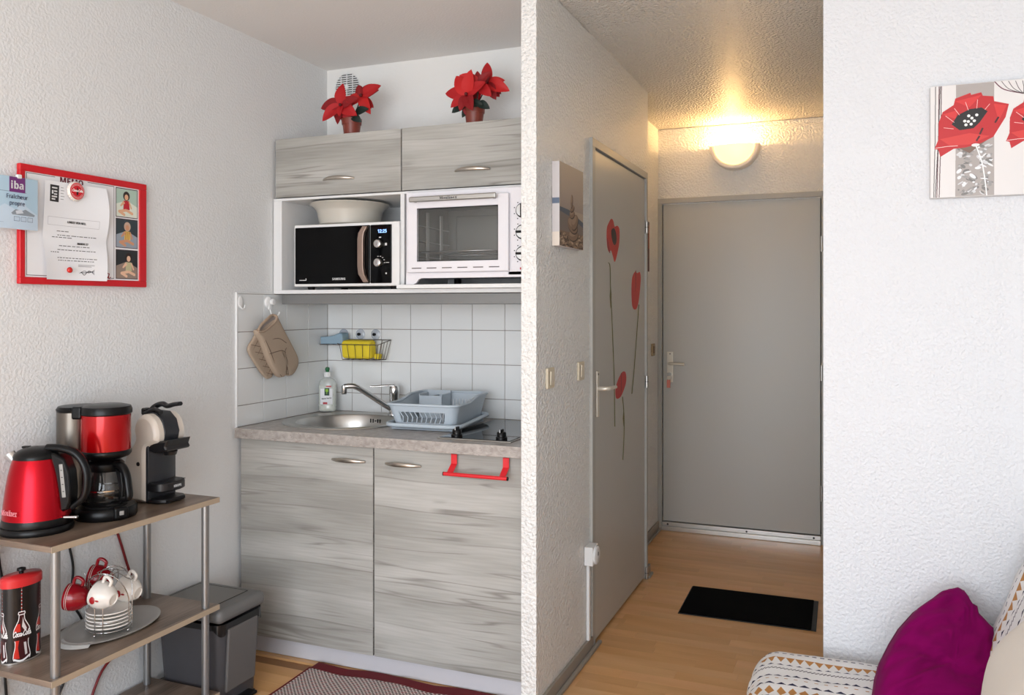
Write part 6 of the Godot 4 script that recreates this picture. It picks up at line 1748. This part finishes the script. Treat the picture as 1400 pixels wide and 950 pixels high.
func living() -> void:
	# poppy canvas on the right wall
	var k := 2000.0
	var x0 := 0.197
	var y1 := 1.998
	var T := func(x: float, y: float) -> Vector2: return Vector2((x * 0.9777 - x0) * k, (y1 - (1.38 + (y - 1.38) * 0.9777)) * k)
	var p := Pic.new(1400, 624, rgb(222, 218, 216))
	var L := func(a: Array) -> Array:
		var o := []
		for e in a:
			o.append(T.call(e[0], e[1]))
		return o
	p.poly(L.call([[0.266, 2.0115], [0.361, 2.0115], [0.361, 1.692], [0.264, 1.692]]), rgb(168, 160, 156))
	for i in 130:
		var y := rng.randf_range(1.7, 1.835)
		var x := rng.randf_range(0.272, 0.352)
		var q: Vector2 = T.call(x, y)
		p.oval(q.x, q.y, rng.randf_range(4, 20), rng.randf_range(3, 10), [rgb(206, 206, 208), rgb(150, 148, 146), rgb(226, 228, 230), rgb(120, 118, 116)][rng.randi() % 4], rng.randf_range(-0.8, 0.8))
	for e in [[0.214, 0.209, rgb(90, 84, 84)], [0.223, 0.217, rgb(84, 30, 40)], [0.226, 0.213, rgb(60, 54, 56)], [0.229, 0.223, rgb(70, 34, 42)]]:
		p.line([T.call(e[0], 2.0115), T.call((e[0] + e[1]) * 0.5 + 0.001, 1.85), T.call(e[1], 1.692)], 4.0, e[2])
	for i in 6:
		p.curve([T.call(0.362 + i * 0.017, 2.012 - maxf(0, 0.001 * i)), T.call(0.385 + i * 0.012, 1.988), T.call(0.432, 1.972)], 3.0 if i else 5.0, rgb(92, 34, 52) if i == 0 else rgb(70, 62, 64))
	var poppy := func(dx: float, s: float) -> void:
		var M := func(a: Array) -> Array:
			var o := []
			for e in a:
				o.append(T.call(0.31 + dx + (e[0] - 0.31) * s, 1.9 + (e[1] - 1.9) * s))
			return o
		p.poly(M.call([[0.25, 1.845], [0.3, 1.815], [0.345, 1.85], [0.36, 1.865], [0.28, 1.87]]), rgb(120, 96, 84))
		p.poly(M.call([[0.222, 1.908], [0.232, 1.937], [0.26, 1.955], [0.264, 1.973], [0.302, 1.986], [0.304, 1.98], [0.329, 1.985], [0.333, 1.975], [0.359, 1.971], [0.361, 1.957], [0.397, 1.946], [0.389, 1.91], [0.372, 1.88], [0.359, 1.857], [0.329, 1.842], [0.291, 1.832], [0.26, 1.83], [0.226, 1.809], [0.221, 1.83], [0.211, 1.833], [0.221, 1.859]]), rgb(186, 28, 34))
		for e in [[[0.264, 1.965], [0.33, 1.978], [0.3, 1.945]], [[0.232, 1.93], [0.27, 1.94], [0.265, 1.915]], [[0.36, 1.95], [0.392, 1.943], [0.372, 1.9]]]:
			p.poly(M.call(e), rgb(208, 48, 48))
		p.poly(M.call([[0.225, 1.86], [0.3, 1.872], [0.35, 1.86], [0.3, 1.84], [0.25, 1.84]]), rgb(206, 54, 50))
		p.poly(M.call([[0.255, 1.9], [0.27, 1.925], [0.3, 1.94], [0.33, 1.942], [0.345, 1.93], [0.325, 1.9], [0.31, 1.885], [0.275, 1.882]]), rgb(20, 16, 18))
		for e in [[[0.262, 1.905], [0.24, 1.925]], [[0.275, 1.925], [0.262, 1.945]], [[0.297, 1.937], [0.29, 1.96]], [[0.318, 1.94], [0.32, 1.965]], [[0.338, 1.935], [0.35, 1.95]], [[0.26, 1.887], [0.235, 1.892]]]:
			p.line(M.call(e), 3.0, rgb(236, 190, 186))
		for e in [[0.288, 1.907], [0.298, 1.921], [0.306, 1.914], [0.297, 1.905], [0.291, 1.896], [0.304, 1.897], [0.312, 1.906], [0.318, 1.922]]:
			var q: Vector2 = M.call([e])[0]
			p.oval(q.x, q.y, 8 * s, 8 * s, rgb(234, 232, 230))
		for e in [[[0.333, 1.884], [0.326, 1.868]], [[0.372, 1.912], [0.364, 1.898]], [[0.325, 1.862], [0.318, 1.85]]]:
			p.line(M.call(e), 9.0, rgb(60, 12, 18))
		p.line(M.call([[0.213, 1.835], [0.245, 1.838], [0.27, 1.838]]), 3.0, rgb(240, 214, 210))
		p.oval(M.call([[0.315, 1.837]])[0].x, M.call([[0.315, 1.837]])[0].y, 20 * s, 9 * s, rgb(224, 222, 222))
		p.curve(M.call([[0.316, 1.835], [0.33, 1.79], [0.338, 1.74], [0.343, 1.69]]), 6.0, rgb(236, 236, 236))
	poppy.call(0.0, 1.0)
	poppy.call(0.165, 0.86)
	poppy.call(0.33, 0.95)
	var am := mat("poppy_print", Color.WHITE, 0.45)
	am.albedo_texture = p.tex()
	var c := thing("poppy_canvas", "canvas painting of large red poppies with a silver band, on the white right wall", "painting", Vector3(x0, 1.686, ZF))
	part(c, "canvas", Mb.new().slab(Vector3(0, 0, 0.001), Vector3(0.7, 0.312, 0.029), 0.0015), mat("canvas_white", rgb(222, 220, 219), 0.8))
	part(c, "print", Mb.new().sheet(1, 1, func(u: float, v: float) -> Vector3: return Vector3(lerpf(0.0012, 0.6988, u), lerpf(0.3108, 0.0012, v), 0.0295), Vector3(0, 0, 1), true), am)
	# sofa: seat under a patterned cover, backrest to the right
	var cm := mat("sofa_cover", Color.WHITE, 0.9)
	cm.albedo_texture = cover_pattern()
	var n := FastNoiseLite.new()
	n.seed = 4
	n.frequency = 7.0
	var s := thing("sofa", "sofa under a white cover with navy and tan triangle stripes, at the right wall", "sofa", Vector3(0, 0, 0))
	var sx := -0.272
	var zf := -2.605
	var h := 0.39
	var seat := Mb.new()
	seat.sheet(64, 80, func(u: float, v: float) -> Vector3:
		# u: up the front, over the edge, across the seat; v: away from the far hem
		var dz := v * 1.7
		var R := 0.075
		var inn := 0.0
		var drop := 0.0
		var zz := zf + dz
		if dz < R:
			var q := 1.0 - dz / R
			inn = R * (1.0 - sqrt(maxf(1.0 - q * q, 0.0)))
			drop = inn * 0.75
		var run := u * 1.28
		var p3 := Vector3.ZERO
		var fy := h - R
		if run < fy:
			p3 = Vector3(sx + inn, run + 0.02 * (1.0 - run / fy), zz)
		elif run < fy + R * PI * 0.5:
			var a := (run - fy) / R
			p3 = Vector3(sx + inn + R * (1.0 - cos(a)), fy + R * sin(a), zz)
		else:
			p3 = Vector3(sx + inn + R + (run - fy - R * PI * 0.5), h, zz)
		p3.y -= drop * smoothstep(0.1, h, p3.y)
		var w := n.get_noise_3d(p3.x, p3.y * 0.6, p3.z * 2.0)
		return p3 + Vector3(-0.006 * w, 0.006 * w, 0.0), Vector3(0.2, 0.0, -1.8), false, 1.28 / 0.7, 1.7 / 0.7)
	part(s, "seat_cover", seat, cm)
	part(s, "seat_block", Mb.new().slab(Vector3(sx + 0.03, 0.02, zf + 0.04), Vector3(0.95, h - 0.03, -0.92), 0.03, 2), mat("seat_linen", rgb(214, 210, 206), 0.9))
	var bk := Mb.new()
	bk.sheet(40, 48, func(u: float, v: float) -> Vector3:
		# round the backrest's section, along its length
		var pts := [Vector2(0.235, 0.36), Vector2(0.285, 0.5), Vector2(0.345, 0.66), Vector2(0.4, 0.8), Vector2(0.45, 0.86), Vector2(0.53, 0.85), Vector2(0.57, 0.79), Vector2(0.56, 0.6), Vector2(0.55, 0.36)]
		var f := u * (pts.size() - 1)
		var i := mini(int(floor(f)), pts.size() - 2)
		var a: Vector2 = pts[i].cubic_interpolate(pts[i + 1], pts[maxi(i - 1, 0)], pts[mini(i + 2, pts.size() - 1)], f - i)
		var dz := v * 1.6
		var R := 0.05
		if dz < R:
			var q := 1.0 - dz / R
			a = a.lerp(Vector2(0.43, 0.5), 0.3 * (1.0 - sqrt(maxf(1.0 - q * q, 0.0))))
		var w := n.get_noise_2d(a.y * 1.3, dz * 1.6)
		return Vector3(a.x + 0.034 + 0.006 * w, a.y, -2.56 + dz), Vector3(0.48, 0.55, -1.8), false, 1.7, 1.6 / 0.7)
	part(s, "backrest_cover", bk, cm)
	var endp := PackedVector2Array([Vector2(0.24, 0.36), Vector2(0.3, 0.5), Vector2(0.36, 0.66), Vector2(0.41, 0.78), Vector2(0.45, 0.83), Vector2(0.52, 0.82), Vector2(0.55, 0.76), Vector2(0.54, 0.36)])
	part(s, "backrest_end", Mb.new().prism(endp, -2.555, -2.545, 0.0), mat("seat_linen"), Vector3(0.034, 0, 0))
	# off-white cushion against the backrest
	var ow := mat("cushion_cream", rgb(216, 206, 194), 0.9)
	ow.rim_enabled = true
	ow.rim = 0.3
	var cu := thing("cream_cushion", "plain cream cushion leaning on the sofa backrest at the right edge", "cushion", Vector3(0.32, 0.393, -1.97))
	var cf := Mb.new()
	cf.sheet(44, 30, func(u: float, v: float) -> Vector3:
		var pts := [Vector2(0.285, 0.0), Vector2(0.262, 0.03), Vector2(0.252, 0.11), Vector2(0.264, 0.205), Vector2(0.29, 0.256), Vector2(0.355, 0.314), Vector2(0.4, 0.336), Vector2(0.418, 0.322), Vector2(0.396, 0.255), Vector2(0.345, 0.11), Vector2(0.31, 0.02), Vector2(0.285, 0.0)]
		var f := u * (pts.size() - 1)
		var i := mini(int(floor(f)), pts.size() - 2)
		var q: Vector2 = pts[i].cubic_interpolate(pts[i + 1], pts[maxi(i - 1, 0)], pts[mini(i + 2, pts.size() - 1)], f - i)
		var z := (v * 2.0 - 1.0)
		var mid := Vector2(0.33, 0.14 + (q.x - 0.33) * 0.6)
		q = q.lerp(Vector2(mid.x + (q.y - 0.15) * 0.4, q.y), 0.9 * pow(absf(z), 5.0))
		return Vector3(q.x - 0.32, q.y, z * 0.235), Vector3(0.01, 0.15, 0), false, 1.0, 1.0, true)
	part(cu, "cover", cf, ow)
	# burgundy pillow
	var bm := mat("pillow_burgundy", rgb(116, 2, 76), 0.9, 0.0, 0.2)
	bm.rim_enabled = true
	bm.rim = 0.15
	var pw := thing("burgundy_pillow", "crumpled burgundy pillow with a pointed corner, lying on the sofa seat", "pillow", Vector3(0.18, 0.467, -2.447))
	var tilt := 0.72
	var ux := Vector3(cos(0.385), 0, -sin(0.385))
	var back := Vector3(-sin(0.385), 0, -cos(0.385))
	var uy := (Vector3.UP * cos(tilt) + back * sin(tilt)).normalized()
	pw.basis = Basis(ux, uy, ux.cross(uy))
	var out := PackedVector2Array()
	var raw := [[1318, 809], [1330, 807], [1340, 810], [1346, 836], [1355, 860], [1358, 888], [1355, 920], [1343, 948], [1320, 972], [1260, 980], [1200, 976], [1180, 962], [1182, 946], [1192, 924], [1200, 908], [1222, 880], [1240, 860], [1268, 836], [1292, 822], [1306, 813]]
	for i in raw.size():
		var a: Array = raw[i]
		var b: Array = raw[(i + 1) % raw.size()]
		for q in 3:
			var m := Vector2(a[0], a[1]).lerp(Vector2(b[0], b[1]), q / 3.0)
			out.append(Vector2((m.x - 1270.0) * 0.0019, (900.0 - m.y) * 0.00185))
	var pf := Mb.new()
	pf.puff(out, Vector2(0.03, -0.03), 0.075, 0.04, 22)
	# folds in the cloth
	var fz := FastNoiseLite.new()
	fz.seed = 8
	fz.frequency = 9.0
	for i in pf.v.size():
		var q := pf.v[i]
		pf.v[i] = q + Vector3(0, 0, (0.02 * fz.get_noise_2d(q.x * 0.5 + q.y * 0.6, q.y * 2.2 - q.x * 1.0) - 0.016 * exp(-pow((q.y + 0.03 + q.x * 0.55) * 60.0, 2.0)) * smoothstep(0.16, -0.1, q.x)) * clampf(absf(q.z) * 22.0, 0.0, 1.0))
	smooth_normals(pf)
	part(pw, "cover", pf, bm)
	var rimp := []
	for q in out:
		rimp.append(Vector3(q.x, q.y, 0.0))
	part(pw, "piping", Mb.new().tube(rimp, 0.0028, 6, true), mat("pillow_piping", rgb(92, 8, 58), 0.7))


func smooth_normals(mb: Mb) -> void:
	var acc := {}
	for i in range(0, mb.v.size(), 3):
		var f := -(mb.v[i + 1] - mb.v[i]).cross(mb.v[i + 2] - mb.v[i])
		for j in 3:
			var key := (mb.v[i + j] * 5000.0).round()
			acc[key] = acc.get(key, Vector3.ZERO) + f
	for i in mb.v.size():
		var m: Vector3 = acc[(mb.v[i] * 5000.0).round()]
		mb.n[i] = m.normalized()
